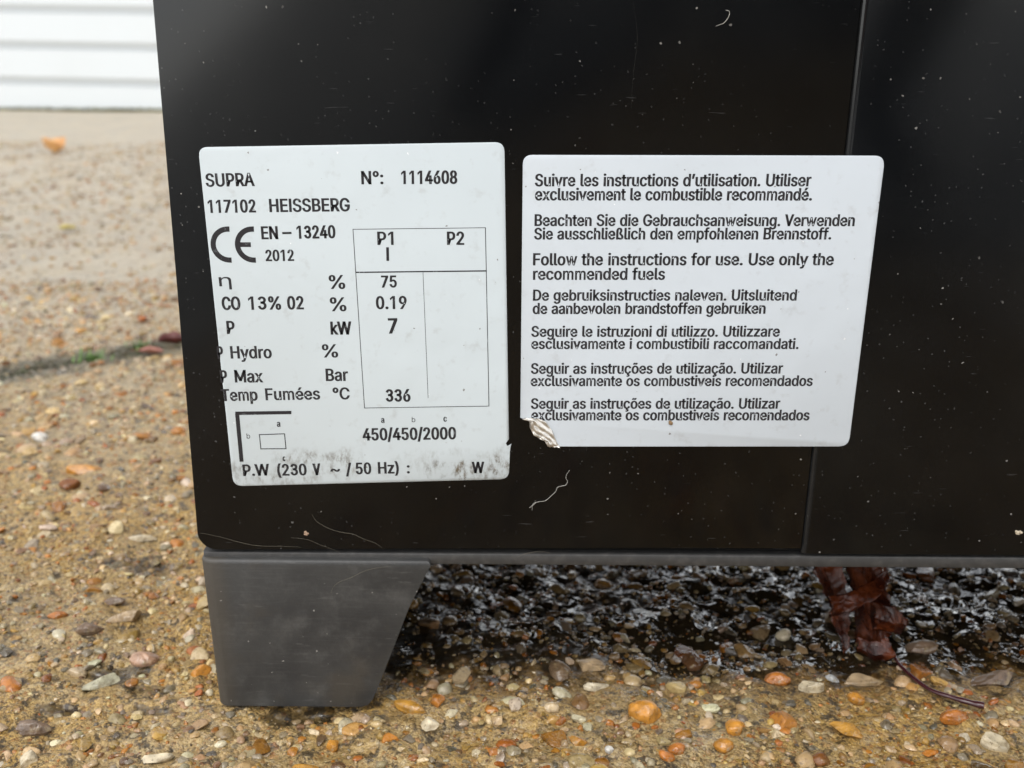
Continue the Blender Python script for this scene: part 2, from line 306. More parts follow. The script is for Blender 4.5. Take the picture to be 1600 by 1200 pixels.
    '°': (316, '586h4)6l4f6w4H6;3~7A3<7b3.7(3<883~8Z4H8x4f8<4)8~58935c8~5&8<5~8x6H8Z6T886X7(6T7b6H7A5~6;5&6w5c6l 58745P765e7D5r7N5#7a5+7p5-7(5+7^5#8A5r8N5e8X5P8d588g4@8d4&8X4r8N4h8A4b7^4Z7(4b7p4h7a4r7N4&7D4@76'),
    'ß': (441, '4!7W4!3U403U407W447>4H8R4d8v4(8=5A915l965>926K8]6n8&6-8h6|8C727#707e6_7L6<756*6[6y6+6q6x6l6l6j6W6m6G6v616,5=6|5%7E5q7W5c7m5L7z527+4*7.4e7*497u3-7a3p7A3a6(3Q6T3N5|3P5v3V5W3e5E3o5b4E5p465(3}5}3[6P3?6v3]6@44774L7C4i794#704>6;536y5H6g5U6O5i685x5_5<5;675.6W5/6p5?6&5}6=676~6G7B6O7N6U7c6W7w6Q806A8M5;8Z5l8d5E8X4@8F4(7:'),
    'ã': (389, '5A3L4&3P4Y3Z483q3=3:3%4D3y4m3$4=3.5B3}5T4I5h4e5r4%5z525&5S5+5x5/5^5<6C5?6P5_6X636a6F6a6H6X6d6R6v6G6,606[5+6~5k715L6~4~6[4-6.4w6z4l6m4e6Y3,6p3|6[4J7G4i7Y4.7j5D7q5i7s5%7r5~7n6N7g6k7U6&7D6[6?736o776B773U6b3U6b3[6W3[6O3)6C3t5{3g5%3V5e3O 5K3:5q3>5=3~684E6N4X6W4t6a4=6a5e6U5a6J5W665T5@5Q5&5N5o5L5P5I545E4/594v504h4>4Z4$4W4j4Y4R4g4C4s414+3[4~3< 5^8Q5,8R5x8U5l8Z5a8e5G8o588r518t4]8q4=8k4/8b4.8S4U8S4Y8u4i8=4z934_9858975K945V8~5f8^5p8>5y8/5*8,5<8+5_8,608;648_67976m976i8)6X8k6G8V'),
    'ç': (396, '5v3M593S4v3k4M3;3{4P3/4u3(503$5b3(5:3/6K3{6p4M704v7U597m5v7s5^7r6K7l6i7c6%7Q6^7B7A6[7N6z7W6b6#6M6w6a6o6n6f6z6U6,6H6>626_5;6~5v705N6_4_6+4$6l4m6I4d5/4a5b4d514m4v4$4T4_465N3@5v3;5;3=633[6I3}6V466g4G6q4T6x4g6$4v7X4g7O4I7B3{6_3(6&3p6j3d6L3T5_3O 5J1(5J2D5y2D5;2E5{2I612P632a612k5{2r5;2v5y2w5W2w5g3k5/3k5/3U5/316D2{6X2;6j2x6n2Z6i296U1@651,5y1('),
    'é': (404, '5!3M5R3P4_3X4v3k4M3;3{4P3/4u3(503$5b3&5/3/6I3_6o4L6~4t7T577m5t7s5{7q6Q7i6s7V6>7B7B6:7R6g7c627f5i7f5J4F5J4F5,785,6+5q6(5|6w6T6h6s6N6/5|6{5t705N6{4{6.4%6s4n6U4d614a5z4a5S4e4>4o4k4)4K51415T3?5!3;5^3=6E3]6V416j4D6v4S6&4j7Z4V7N43753*6,3n6h3Y693P 5R895:9J6r9J5<89'),
    'õ': (415, '5v3M593S4v3k4M3;3{4P3/4u3(503$5b3(5:3/6K3{6p4M704v7U597m5v7s6G7m6x7U73707T6p7f6K7n5:7p5b7n507f4u7T4P733;6x3k6G3S 5v3;623@6U466q4T6(4v6;516>5b6;5/6(6I6q6l6U6+626_5v705N6_4_6+4$6l4m6I4d5/4a5b4d514m4v4$4T4_465N3@ 6C8Q5~8R5<8U5%8Z5s8e5Z8o5Q8r5J8t5B8q568k528b518S4m8S4q8u4#8=4>935D985Q975c945n8~5x8^5*8>5=8/5|8,658+6D8,6I8;6M8_6P976&976!8)6p8k6Y8V'),
    'η': (410, '4s5<4s3U3]3U3]7n4q7n4q6l4g6l4$72527W5b7n5<7s6O7o6t7d6@7J7B6@7N6j7R607R1(6u1(6u5_6o6Z6X6$666]5y6~5Y6{5B6<4@6#4&6h4v6H'),
    '–': (560, '3y5t3y6P9K6P9K5t'),
    '’': (177, '3[6=4M8~518~4c6='),
}
PLATE_TEXT = [  # text, start x z, end x z, cap height (mm on the panel)
    ('SUPRA', 12.97, 200.65, 29.26, 200.97, 4.2),
    ('117102', 13.06, 191.98, 29.18, 192.22, 4.16),
    ('HEISSBERG', 33.7, 192.32, 60.76, 192.73, 4.26),
    ('N°:', 64.83, 201.66, 72.19, 201.75, 4.19),
    ('1114608', 78.05, 201.81, 96.72, 201.97, 4.19),
    ('EN', 30.45, 183.16, 36.16, 183.25, 4.22),
    ('–', 37.61, 183.26, 40.78, 183.34, 4.22),
    ('13240', 42.41, 183.41, 55.6, 183.67, 4.22),
    ('2012', 31.46, 175.7, 41.15, 175.84, 3.73),
    ('P1', 69.63, 181.44, 75.13, 181.47, 4.34),
    ('I', 72.54, 176.01, 73.41, 176.01, 4.47),
    ('P2', 93.15, 181.55, 99.02, 181.58, 4.34),
    ('η', 15, 166.83, 19.24, 166.97, 4.24),
    ('%', 52.72, 166.13, 58.27, 166.27, 4.68),
    ('CO', 15.36, 158.57, 21.84, 158.67, 4.52),
    ('13%', 24.55, 158.7, 35.86, 158.83, 4.52),
    ('02', 37.97, 158.89, 43.71, 158.96, 4.51),
    ('%', 52.78, 158.29, 58.41, 158.43, 4.74),
    ('P', 16.41, 150.05, 19.27, 150.06, 4.5),
    ('kW', 52.57, 150.01, 59.89, 150.1, 4.49),
    ('P', 12.49, 141.02, 14.61, 141.06, 4.36),
    ('Hydro', 17.13, 141.12, 31.66, 141.32, 4.36),
    ('%', 49.32, 141.66, 54.9, 141.76, 4.65),
    ('P', 12.9, 132.27, 15.39, 132.28, 4.42),
    ('Max', 18.01, 132.35, 27.99, 132.45, 4.42),
    ('Bar', 50.21, 133.06, 58.13, 133.16, 4.41),
    ('Temp', 12.75, 125.37, 25.76, 125.67, 4.31),
    ('Fumées', 28.5, 125.78, 47.95, 126.19, 4.3),
    ('°C', 52.43, 126.22, 58.46, 126.3, 4.3),
    ('a', 31.94, 115.8, 33.23, 115.81, 2.31),
    ('b', 20.84, 111.15, 22.09, 111.16, 1.96),
    ('c', 33.3, 102.59, 34.35, 102.59, 2.24),
    ('P.W', 18.63, 96.65, 28.34, 97, 4.38),
    ('(230', 31.13, 96.89, 41.87, 97.15, 4.38),
    ('V', 44.09, 97.19, 46.91, 97.26, 4.38),
    ('~', 50.5, 97.33, 54, 97.41, 4.38),
    ('/', 56.1, 97.42, 57.26, 97.43, 4.37),
    ('50', 59.69, 97.65, 65.35, 97.79, 4.37),
    ('Hz)', 67.75, 97.93, 75.36, 98.11, 4.37),
    (':', 78.22, 98.13, 79.15, 98.14, 4.25),
    ('W', 101.78, 98.4, 106.26, 98.48, 4.24),
    ('336', 71.18, 125.47, 80.02, 125.6, 4.53),
    ('a', 69.3, 117.5, 70.53, 117.51, 2.3),
    ('b', 80.29, 117.82, 81.53, 117.82, 1.94),
    ('c', 91.55, 118.13, 92.83, 118.14, 2.29),
    ('450/450/2000', 62.55, 110.72, 96.15, 111.46, 4.52),
    ('75', 70.59, 166.73, 75.97, 166.82, 4.01),
    ('0.19', 68.59, 159.16, 79.23, 159.28, 4.4),
    ('7', 72.64, 150.49, 75.96, 150.56, 5.27),
]
NOTICE_TEXT = [  # text, start x z, end x z, cap height (mm on the panel)
    ('Suivre les instructions d’utilisation. Utiliser', 122.44, 201.23, 213.77, 201.59, 3.93),
    ('exclusivement le combustible recommandé.', 122.54, 196.59, 214.58, 196.92, 3.93),
    ('Beachten Sie die Gebrauchsanweisung. Verwenden', 122.58, 188.05, 229.65, 188.47, 3.81),
    ('Sie ausschließlich den empfohlenen Brennstoff.', 122.55, 183.51, 222.35, 183.96, 3.8),
    ('Follow the instructions for use. Use only the', 122.34, 174.68, 224.07, 175.21, 4.03),
    ('recommended fuels', 122.44, 169.68, 167.39, 169.9, 3.98),
    ('De gebruiksinstructies naleven. Uitsluitend', 122.58, 162.4, 212.8, 162.9, 3.76),
    ('de aanbevolen brandstoffen gebruiken', 122.55, 157.7, 202.57, 158.21, 3.79),
    ('Seguire le istruzioni di utilizzo. Utilizzare', 122.27, 149.57, 208.2, 150.09, 3.75),
    ('esclusivamente i combustibili raccomandati.', 122.35, 145.19, 215.14, 145.71, 3.69),
    ('Seguir as instruções de utilização. Utilizar', 122.39, 136.13, 210.51, 136.75, 3.79),
    ('exclusivamente os combustiveis recomendados', 122.39, 131.6, 221.39, 132.25, 3.78),
    ('Seguir as instruções de utilização. Utilizar', 122.65, 123.16, 210.73, 123.76, 3.82),
    ('exclusivamente os combustiveis recomendados', 122.87, 118.82, 221.56, 119.45, 3.86),
]
PLATE_RULES = [  # polyline (mm), line width (mm)
    ([(61.51, 186.61), (106.13, 187.33)], 0.211),
    ([(106.13, 187.33), (106.5, 172.62), (107.77, 124.02)], 0.253),
    ([(61.51, 186.61), (61.97, 171.96), (63.53, 123.05)], 0.232),
    ([(63.53, 123.02), (107.77, 124.02)], 0.232),
    ([(62.08, 171.92), (106.44, 172.64)], 0.443),
    ([(84.93, 172.07), (86.2, 127)], 0.169),
    ([(25.46, 112.68), (34.51, 113.06), (34.76, 107.36), (25.68, 107.22), (25.46, 112.68)], 0.338),
]
PLATE_BARS = [[(17.33, 121.38), (37.44, 121.8), (37.37, 120.54), (17.25, 120.08)], [(17.25, 120.08), (18.74, 120.09), (19.11, 102.26), (17.66, 102.15)]]
CE_MARKS = ((19.19, 181.22), (27.46, 181.25), 6.180)
PLATE_OUTLINE = [(11.32, 213.43), (112.15, 215.43), (115.03, 111.46), (113.74, 109.86), (114.44, 108.76), (115.93, 109.63), (115.27, 106.79), (115.18, 96.08), (14.74, 92.59)]
NOTICE_OUTLINE = [(118.31, 211.34), (237.09, 211.51), (236.62, 109.58), (132.5, 108.76), (131.27, 111.57), (130.04, 114.98), (128.13, 118.12), (125.15, 119.07), (122.41, 118.81), (120.59, 119.04), (118.98, 119.64)]
FOIL_EDGES = ([(119.66, 119.52), (122.2, 118.33), (122.47, 115.9), (123.9, 113.23), (125.99, 111.9), (127.61, 111.3), (129.05, 108.86)], [(121.03, 119.77), (125.14, 119.56), (127.89, 118.61), (130.26, 115.22), (131.73, 111.57), (132.95, 109.13), (133.42, 108.64)])
SQUIGGLE = [(123.91, 83.79), (124.05, 86.24), (125.81, 87.17), (128.6, 87.7), (130.43, 89.34), (132.25, 91.13), (132.9, 92.8), (134.51, 93.42), (135.89, 93.83), (136.54, 95.34), (135.91, 96.44), (136.13, 98.19), (137.19, 99.85)]
SQUIGGLE_SPUR = [(122.82, 84.7), (124.06, 85.84), (125.34, 87.02)]
LONG_HAIR = [(43, 81.61), (44.65, 78.72), (49.26, 75.84), (53.94, 74.38), (58.06, 73.63), (61.56, 71.71), (66.25, 69.78), (69.16, 67.18)]
FLAT_HAIR = [(1.1, 73.71), (7.54, 72.46), (15.7, 70.04), (22.76, 68.65), (31.1, 68.52), (38.23, 68.12)]
FAINT_HAIR = [(34.85, 72.02), (40.76, 71.41), (45.43, 69.29), (50.11, 67.36), (53.03, 65.73)]
CURL = [(181.44, 256.27), (182.68, 255.89), (182.41, 254.18), (181.13, 252.46), (180.14, 252.07), (178.77, 251.5)]
FOOT_HAIR = [(49.12, 50.4), (50.13, 53.09), (52.91, 55.45), (57.16, 57.15), (61.41, 59.51), (66.22, 60.88), (71.59, 61.58)]
THIN_HAIR = [(152.33, 258.28), (154.07, 247.78), (153.34, 238.05), (153.1, 226.15)]
STRIP_HAIR = [(118.68, 64.52), (121.04, 65.91), (123.4, 66.56), (125.29, 67), (128.14, 67.02), (131.01, 66.36)]
FOOT_FRONT = [(1.83, 61.07), (86.58, 63.21), (85.36, 60.69), (78.43, 44.54), (64.91, 7.52), (62.32, 3.46), (59.28, 1.98), (4.06, 2.15)]
PEBBLES = [  # label, x, y, length, visible height (m), colour, angular
    ('round bright orange pebble, the biggest round one in front of the stove', 0.1690, -0.0042, 0.0126, 0.0116, 'orange', 0),
    ('flat amber flint lying just right of the grey foot', 0.0779, -0.0038, 0.0156, 0.0063, 'amber', 0),
    ('upright orange pebble touching an orange wedge stone', 0.2006, -0.0149, 0.0078, 0.0089, 'orange', 0),
    ('orange wedge shaped stone below the upright orange pebble', 0.1952, -0.0241, 0.0077, 0.0067, 'orange', 0),
    ('oval burnt orange pebble, upper of a touching pair', 0.1771, -0.0269, 0.0066, 0.0050, 'rust', 0),
    ('rust coloured pebble, lower of a touching pair', 0.1730, -0.0317, 0.0065, 0.0050, 'rust', 0),
    ('cream flint chip with a grey lower edge, below the flat amber flint', 0.0861, -0.0146, 0.0076, 0.0069, 'cream', 1),
    ('long yellow orange chip at the bottom below the grey foot', 0.0420, -0.0381, 0.0138, 0.0049, 'amber', 1),
    ('narrow knobbly orange stone below the foot by the dark puddle', 0.0500, -0.0224, 0.0061, 0.0086, 'orange', 1),
    ('long tan finger shaped flint below the dark leaf', 0.2616, 0.0192, 0.0179, 0.0064, 'tan', 1),
    ('cream flint with dark specks left of the long tan flint', 0.2373, 0.0121, 0.0112, 0.0067, 'cream', 1),
    ('smooth pale grey pebble between speckled flint and long tan flint', 0.2484, 0.0185, 0.0063, 0.0037, 'grey', 0),
    ('rounded orange pebble below the long tan flint', 0.2532, 0.0045, 0.0078, 0.0056, 'orange', 0),
    ('wet brown orange pebble right of the leaf stem', 0.2918, 0.0381, 0.0140, 0.0079, 'brown', 0),
    ('flat brown slab stone at the right edge under the stove', 0.3117, 0.0176, 0.0222, 0.0078, 'brown', 1),
    ('rust red pebble below the end of the leaf stem', 0.2860, -0.0082, 0.0113, 0.0070, 'rust', 0),
    ('long two-tone orange flint between the stove and the bottom edge', 0.2431, -0.0162, 0.0145, 0.0070, 'amber', 1),
    ('blocky cream stone in the bottom right corner', 0.2952, -0.0212, 0.0111, 0.0078, 'cream', 1),
    ('pale yellow grey pebble left of the dark leaf', 0.2385, 0.0542, 0.0076, 0.0063, 'cream', 0),
    ('small clean white pebble in the sandy foreground', 0.1523, -0.0273, 0.0037, 0.0032, 'white', 0),
    ('cream shell shaped flint pointing left, under the middle of the stove', 0.1515, 0.0126, 0.0119, 0.0059, 'cream', 1),
    ('slanting tan flint under the middle of the stove', 0.1512, 0.0254, 0.0116, 0.0061, 'tan', 1),
    ('orange stone at the far left of the dark patch, beside its twin chip', 0.2254, 0.0182, 0.0124, 0.0068, 'rust', 0),
    ('broad smooth orange pebble left of the grey foot', -0.0353, 0.0279, 0.0128, 0.0081, 'pink', 0),
    ('purple brown stone with dark pits left of the foot', -0.0679, 0.0523, 0.0130, 0.0074, 'brown', 1),
    ('long peach flint left of the foot, above the broad orange pebble', -0.0548, 0.0629, 0.0181, 0.0075, 'tan', 1),
    ('pale olive stone with a white upper face, left of the foot', -0.0488, 0.0133, 0.0154, 0.0069, 'olive', 1),
    ('small vivid orange stone on the sandy patch at left', -0.0871, 0.0647, 0.0102, 0.0048, 'rust', 0),
    ('dark brown rough stone near the bottom left corner', -0.0638, -0.0163, 0.0148, 0.0077, 'brown', 1),
    ('long cream flint near the bottom left of the foot', -0.0117, -0.0317, 0.0118, 0.0051, 'cream', 1),
    ('pale yellow chunk at the bottom left edge', -0.0565, -0.0370, 0.0074, 0.0074, 'cream', 1),
    ('flat purple brown pebble level with the top of the foot', -0.0651, 0.0777, 0.0135, 0.0058, 'brown', 0),
    ('slim salmon orange flint out on the blurred paving', -0.1421, 0.2407, 0.0246, 0.0093, 'orange', 1),
    ('round white pebble out on the blurred paving', -0.1908, 0.2968, 0.0112, 0.0093, 'white', 0),
    ('cream flint at the left side of the foot top', -0.0769, 0.1473, 0.0209, 0.0058, 'cream', 1),
]
# where two slabs meet: a point of the joint and its direction
JX, JY = -.2816, .4367                       # the joint between two slabs runs through here ...
JD = Vector((.120, .1046)).normalized()      # ... in this direction

# ------------------------------------------------------------------ materials
# little hollows that hold dark rain water: x, y, half width, half depth, how dark
WET_HOLLOWS = ((.034, -.005, .016, .0070, .8), (-.045, .022, .016, .0060, .8), (-.058, -.004, .012, .0050, .75), (-.024, -.002, .011, .0035, .7), (-.068, .118, .030, .0080, .6), (-.025, .013, .010, .0030, .6))

def wet_mask(M):
    """where rain water still stands: blotches, and the sheltered strip under the stove"""
    n1 = M.noise(11, 5, .6)
    w1 = M.step(n1, .43, .55)
    s = M.xyz()
    wob = M.math('MULTIPLY', M.math('SUBTRACT', M.noise(48, 5, .65), .5), .085)
    yy = M.math('ADD', s[1], wob)
    xx = M.math('ADD', s[0], wob)
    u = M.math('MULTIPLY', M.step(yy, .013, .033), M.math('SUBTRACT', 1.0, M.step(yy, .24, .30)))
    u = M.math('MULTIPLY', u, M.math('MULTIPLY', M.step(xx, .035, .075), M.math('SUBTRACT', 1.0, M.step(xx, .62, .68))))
    for hx, hy, rx, ry, k in WET_HOLLOWS:
        ex = M.math('DIVIDE', M.math('SUBTRACT', M.math('ADD', s[0], M.math('MULTIPLY', wob, .30)), hx), rx)
        ey = M.math('DIVIDE', M.math('SUBTRACT', M.math('ADD', s[1], M.math('MULTIPLY', wob, .16)), hy), ry)
        u = M.math('MAXIMUM', u, M.math('MULTIPLY', M.math('SUBTRACT', 1.0, M.step(M.math('ADD', M.math('MULTIPLY', ex, ex), M.math('MULTIPLY', ey, ey)), .5, 1.1)), k))
    return M.math('MAXIMUM', M.math('MULTIPLY', w1, .75), u, clamp=True), u

def joint_stain(M):
    """dark moist band of algae along the joint between the slabs"""
    s = M.xyz()
    jd = M.math('ADD', M.math('MULTIPLY', M.math('SUBTRACT', s[0], JX), -JD.y), M.math('MULTIPLY', M.math('SUBTRACT', s[1], JY), JD.x))
    jd = M.math('ADD', M.math('ABSOLUTE', jd), M.math('MULTIPLY', M.math('SUBTRACT', M.noise(35, 5, .65), .5), .05))
    return M.math('MULTIPLY', M.math('SUBTRACT', 1.0, M.step(jd, .012, .046)), .82)

def mat_ground():
    M = Mat('sandy_aggregate_concrete')
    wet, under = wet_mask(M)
    s = M.xyz()
    sand = M.mix(M.step(M.noise(9, 5, .65), .40, .62), (.52, .375, .155), (.48, .405, .27))
    cell = M.voronoi(560, 'Color')
    r, g, b = [M.n('SeparateColor', out=i, Color=cell) for i in range(3)]
    grit = M.ramp(r, [(0, (0.074, 0.0629, 0.0518)), (.10, (0.326, 0.185, 0.074)), (.20, (0.414, 0.318, 0.178)), (.42, (0.488, 0.392, 0.252)), (.58, (0.266, 0.229, 0.185)), (.74, (0.548, 0.503, 0.414)), (.86, (0.333, 0.252, 0.148)), (.95, (0.311, 0.126, 0.0444))], 'CONSTANT')
    base = M.mix(M.math('MULTIPLY', M.step(g, .25, .6), .60), sand, grit)
    c2 = M.n('SeparateColor', Color=M.voronoi(1400, 'Color'))
    base = M.mix(.75, base, M.mix(c2, (.10, .07, .04), (.86, .72, .52)), 'SOFT_LIGHT')
    fine = M.noise(430, 6, .74)
    base = M.mix(M.math('MULTIPLY', M.step(fine, .53, .63), .78), base, (.050, .036, .020))
    base = M.mix(M.math('MULTIPLY', M.step(M.noise(520, 4, .7), .60, .68), .65), base, (.58, .48, .31))
    pit = M.step(M.noise(130, 6, .72), .53, .62)
    base = M.mix(M.math('MULTIPLY', pit, .9), base, (0.0518, 0.0414, 0.0296))
    alg = M.math('MULTIPLY', M.step(M.noise(23, 5, .65), .60, .70), .5)
    base = M.mix(alg, base, (0.0629, 0.0562, 0.0407))
    far = M.step(M.math('SUBTRACT', s[1], M.math('MULTIPLY', s[0], .55)), .04, 1.0)
    base = M.mix(M.math('MULTIPLY', far, .70), base, M.mix(M.noise(4, 5, .65), (.36, .325, .265), (.62, .565, .455)))
    base = M.mix(M.step(M.math('MULTIPLY', s[1], -1.0), .42, .60), base, M.mix(M.math('MULTIPLY', M.noise(30, 5, .65), .4), M.mix(M.step(M.math('ADD', s[0], M.math('MULTIPLY', M.noise(2, 3), .3)), -.15, .25), (.26, .26, .255), (.06, .062, .066)), (.16, .16, .16)))  # unseen ground behind the camera, greyed and darkened to set the panel's reflection
    base = M.mix(M.math('SUBTRACT', 1.0, far), base, M.mix(1.0, base, (1.0, .92, .74), 'MULTIPLY'))
    base = M.mix(joint_stain(M), base, (.070, .072, .050))
    base = M.mix(M.math('MULTIPLY', wet, .75), base, M.mix(1.0, base, (.48, .47, .47), 'MULTIPLY'))
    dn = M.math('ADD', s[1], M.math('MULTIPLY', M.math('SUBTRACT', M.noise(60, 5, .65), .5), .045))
    damp_shade = M.math('MULTIPLY', M.math('MULTIPLY', M.step(dn, -.010, .026), M.math('SUBTRACT', 1.0, M.step(dn, .24, .30))), M.step(s[0], .03, .09))  # damp fringe plus the stove's soft shade, put into the colour
    base = M.mix(M.math('MULTIPLY', damp_shade, .75), base, M.mix(1.0, base, (.30, .245, .19), 'MULTIPLY'))
    base = M.mix(M.math('MULTIPLY', under, .92), base, (.0085, .0065, .004))  # standing water and the shade under the stove, both painted near black
    rough = M.lerp(wet, M.lerp(M.noise(60, 3), .28, .75), M.lerp(M.step(M.math('ADD', M.noise(17, 4, .6), M.math('MULTIPLY', s[0], .45)), .50, .66), .34, .022))
    d1 = M.voronoi(560); d2 = M.voronoi(1400)
    h = M.math('ADD', M.math('MULTIPLY', d1, -1.0), M.math('ADD', M.math('MULTIPLY', d2, -.4), M.math('MULTIPLY', fine, 1.4)))
    nb = M.bump(h, .0019, 1.0)
    wetbump = M.bump(M.math('ADD', M.noise(58, 2.0, .5), M.math('MULTIPLY', M.noise(240, 1.5, .5), .16)), .0095, .9)
    nrm = M.n('Mix', {'data_type': 'VECTOR'}, out=1, i0=M.math('MAXIMUM', M.math('MULTIPLY', wet, .75), M.step(under, .2, .6)), i4=nb, i5=wetbump)
    return M.set(Base_Color=base, Roughness=rough, Normal=nrm, Specular_IOR_Level=.5)

def mat_stone():
    M = Mat('flint_pebble')
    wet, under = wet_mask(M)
    c = M.n('Attribute', {'attribute_name': 'stone_color'}, Color=0) if False else None
    at = M.t.nodes.new('ShaderNodeAttribute'); at.attribute_name = 'stone_color'; c = at.outputs['Color']
    n = M.noise(330, 5, .65)
    c = M.mix(M.step(n, .50, .72), c, M.mix(1.0, c, (.52, .47, .42), 'MULTIPLY'))
    c = M.mix(M.math('MULTIPLY', M.step(M.noise(900, 3, .6), .60, .66), .6), c, (.10, .075, .05))
    c = M.mix(M.math('MULTIPLY', M.step(M.noise(140, 3, .5), .62, .74), .35), c, (.49, .43, .33))
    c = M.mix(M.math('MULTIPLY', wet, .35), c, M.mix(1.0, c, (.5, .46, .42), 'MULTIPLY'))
    c = M.mix(M.math('MULTIPLY', under, .75), c, M.mix(1.0, c, (.30, .26, .22), 'MULTIPLY'))  # wet stones, darkened again in colour for the shade under the stove
    c = M.mix(M.math('MULTIPLY', M.step(M.noise(210, 5, .7), .56, .68), .45), c, M.mix(M.noise(500, 3), (.16, .115, .06), (.42, .32, .16)))
    c = M.mix(M.math('MULTIPLY', joint_stain(M), .8), c, (.075, .074, .055))
    rough = M.lerp(wet, .45, .035)
    return M.set(Base_Color=c, Roughness=rough, Normal=M.bump(M.noise(420, 3, .6), .0008, .7))

def mat_black_panel():
    M = Mat('black_enamelled_steel')
    haze = M.noise(14, 5, .6)
    fv = M.face()
    wv = M.n('VectorMath', {'operation': 'ADD'}, i0=fv, i1=M.n('VectorMath', {'operation': 'SCALE'}, i0=M.noise(1100, 3, out=1), Scale=.0011))
    vd = M.specks(wv, 190); vc = M.specks(wv, 190, 'Color')
    r, g, b = [M.n('SeparateColor', out=i, Color=vc) for i in range(3)]
    rad = M.math('MULTIPLY', M.math('POWER', g, 3.0), .085)
    spk = M.math('MULTIPLY', M.math('LESS_THAN', vd, rad), M.math('GREATER_THAN', r, .82))
    vd2 = M.specks(wv, 480); vc2 = M.n('SeparateColor', Color=M.specks(wv, 480, 'Color'))
    spk2 = M.math('MULTIPLY', M.math('LESS_THAN', vd2, .11), M.math('MULTIPLY', M.math('GREATER_THAN', vc2, .90), M.step(M.noise(18, 4, .6), .38, .62)))
    base = M.mix(M.step(haze, .42, .70), (.0014, .0018, .0025), (.0036, .0039, .0042))
    mp = M.n('Mapping', Vector=M.coord(), Scale=(90, 90, 900), Rotation=(0, R(20), 0))
    scr = M.math('MULTIPLY', M.step(M.noise(1.0, 2, .5, mp), .70, .76), .05)
    base = M.mix(scr, base, (.5, .5, .5))
    base = M.mix(M.math('MULTIPLY', spk2, .16), base, (.34, .34, .33))
    base = M.mix(M.math('MULTIPLY', spk, M.math('ADD', M.math('MULTIPLY', b, .6), .12)), base, (.36, .345, .315))
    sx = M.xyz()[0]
    seam_highlight = M.math('MULTIPLY', M.math('MULTIPLY', M.step(sx, .2239, .2243), M.math('SUBTRACT', 1.0, M.step(sx, .2246, .2264))), M.lerp(M.noise(80, 4), .5, 1.2))  # light caught by the rolled edge, painted as a paler stripe
    base = M.mix(seam_highlight, base, (.015, .0155, .016))
    rough = M.lerp(haze, .11, .19)
    return M.set(Base_Color=base, Roughness=M.math('MAXIMUM', rough, M.math('MULTIPLY', spk, .9)), Normal=M.bump(M.noise(6, 2), .002, .06), Specular_IOR_Level=.32)

def mat_grey_plastic():
    M = Mat('scuffed_grey_plastic')
    n = M.noise(40, 6, .65)
    base = M.mix(M.step(n, .30, .70), (.020, .020, .020), (.036, .0355, .034))
    mp = M.n('Mapping', Vector=M.coord(), Scale=(60, 60, 900))
    base = M.mix(M.math('MULTIPLY', M.step(M.noise(1.0, 3, .6, mp), .50, .8), .25), base, (.080, .078, .074))
    fv = M.face()
    wv = M.n('VectorMath', {'operation': 'ADD'}, i0=fv, i1=M.n('VectorMath', {'operation': 'SCALE'}, i0=M.noise(1100, 3, out=1), Scale=.0011))
    vd = M.specks(wv, 230); vc = M.specks(wv, 230, 'Color')
    r, g = [M.n('SeparateColor', out=i, Color=vc) for i in range(2)]
    spk = M.math('MULTIPLY', M.math('LESS_THAN', vd, M.math('MULTIPLY', M.math('POWER', g, 2.0), .085)), M.math('GREATER_THAN', r, .80))
    base = M.mix(M.math('MULTIPLY', spk, .7), base, (.36, .345, .315))
    mp2 = M.n('Mapping', Vector=M.coord(), Scale=(70, 70, 520), Rotation=(0, R(24), 0))
    base = M.mix(M.math('MULTIPLY', M.step(M.noise(1.0, 4, .65, mp2), .62, .74), .22), base, (.16, .155, .145))
    base = M.mix(M.math('MULTIPLY', M.step(M.noise(75, 6, .7), .48, .75), .30), base, (.115, .112, .105))
    edge = M.math('SUBTRACT', 1.0, M.step(M.math('ADD', M.xyz()[0], M.math('MULTIPLY', M.noise(40, 4), .008)), .008, .018))
    base = M.mix(M.math('MULTIPLY', edge, .55), base, (.058, .047, .033))
    brown = M.math('MULTIPLY', M.step(M.noise(30, 4, .6), .52, .7), .35)
    base = M.mix(brown, base, (.060, .047, .031))
    return M.set(Base_Color=base, Roughness=.55, Normal=M.bump(M.noise(900, 3), .0003, .35))

def mat_strip():
    M = Mat('dusty_base_strip')
    base = M.mix(M.step(M.noise(260, 6, .7), .42, .72), (.030, .029, .028), (.052, .049, .046))
    return M.set(Base_Color=base, Roughness=.5)

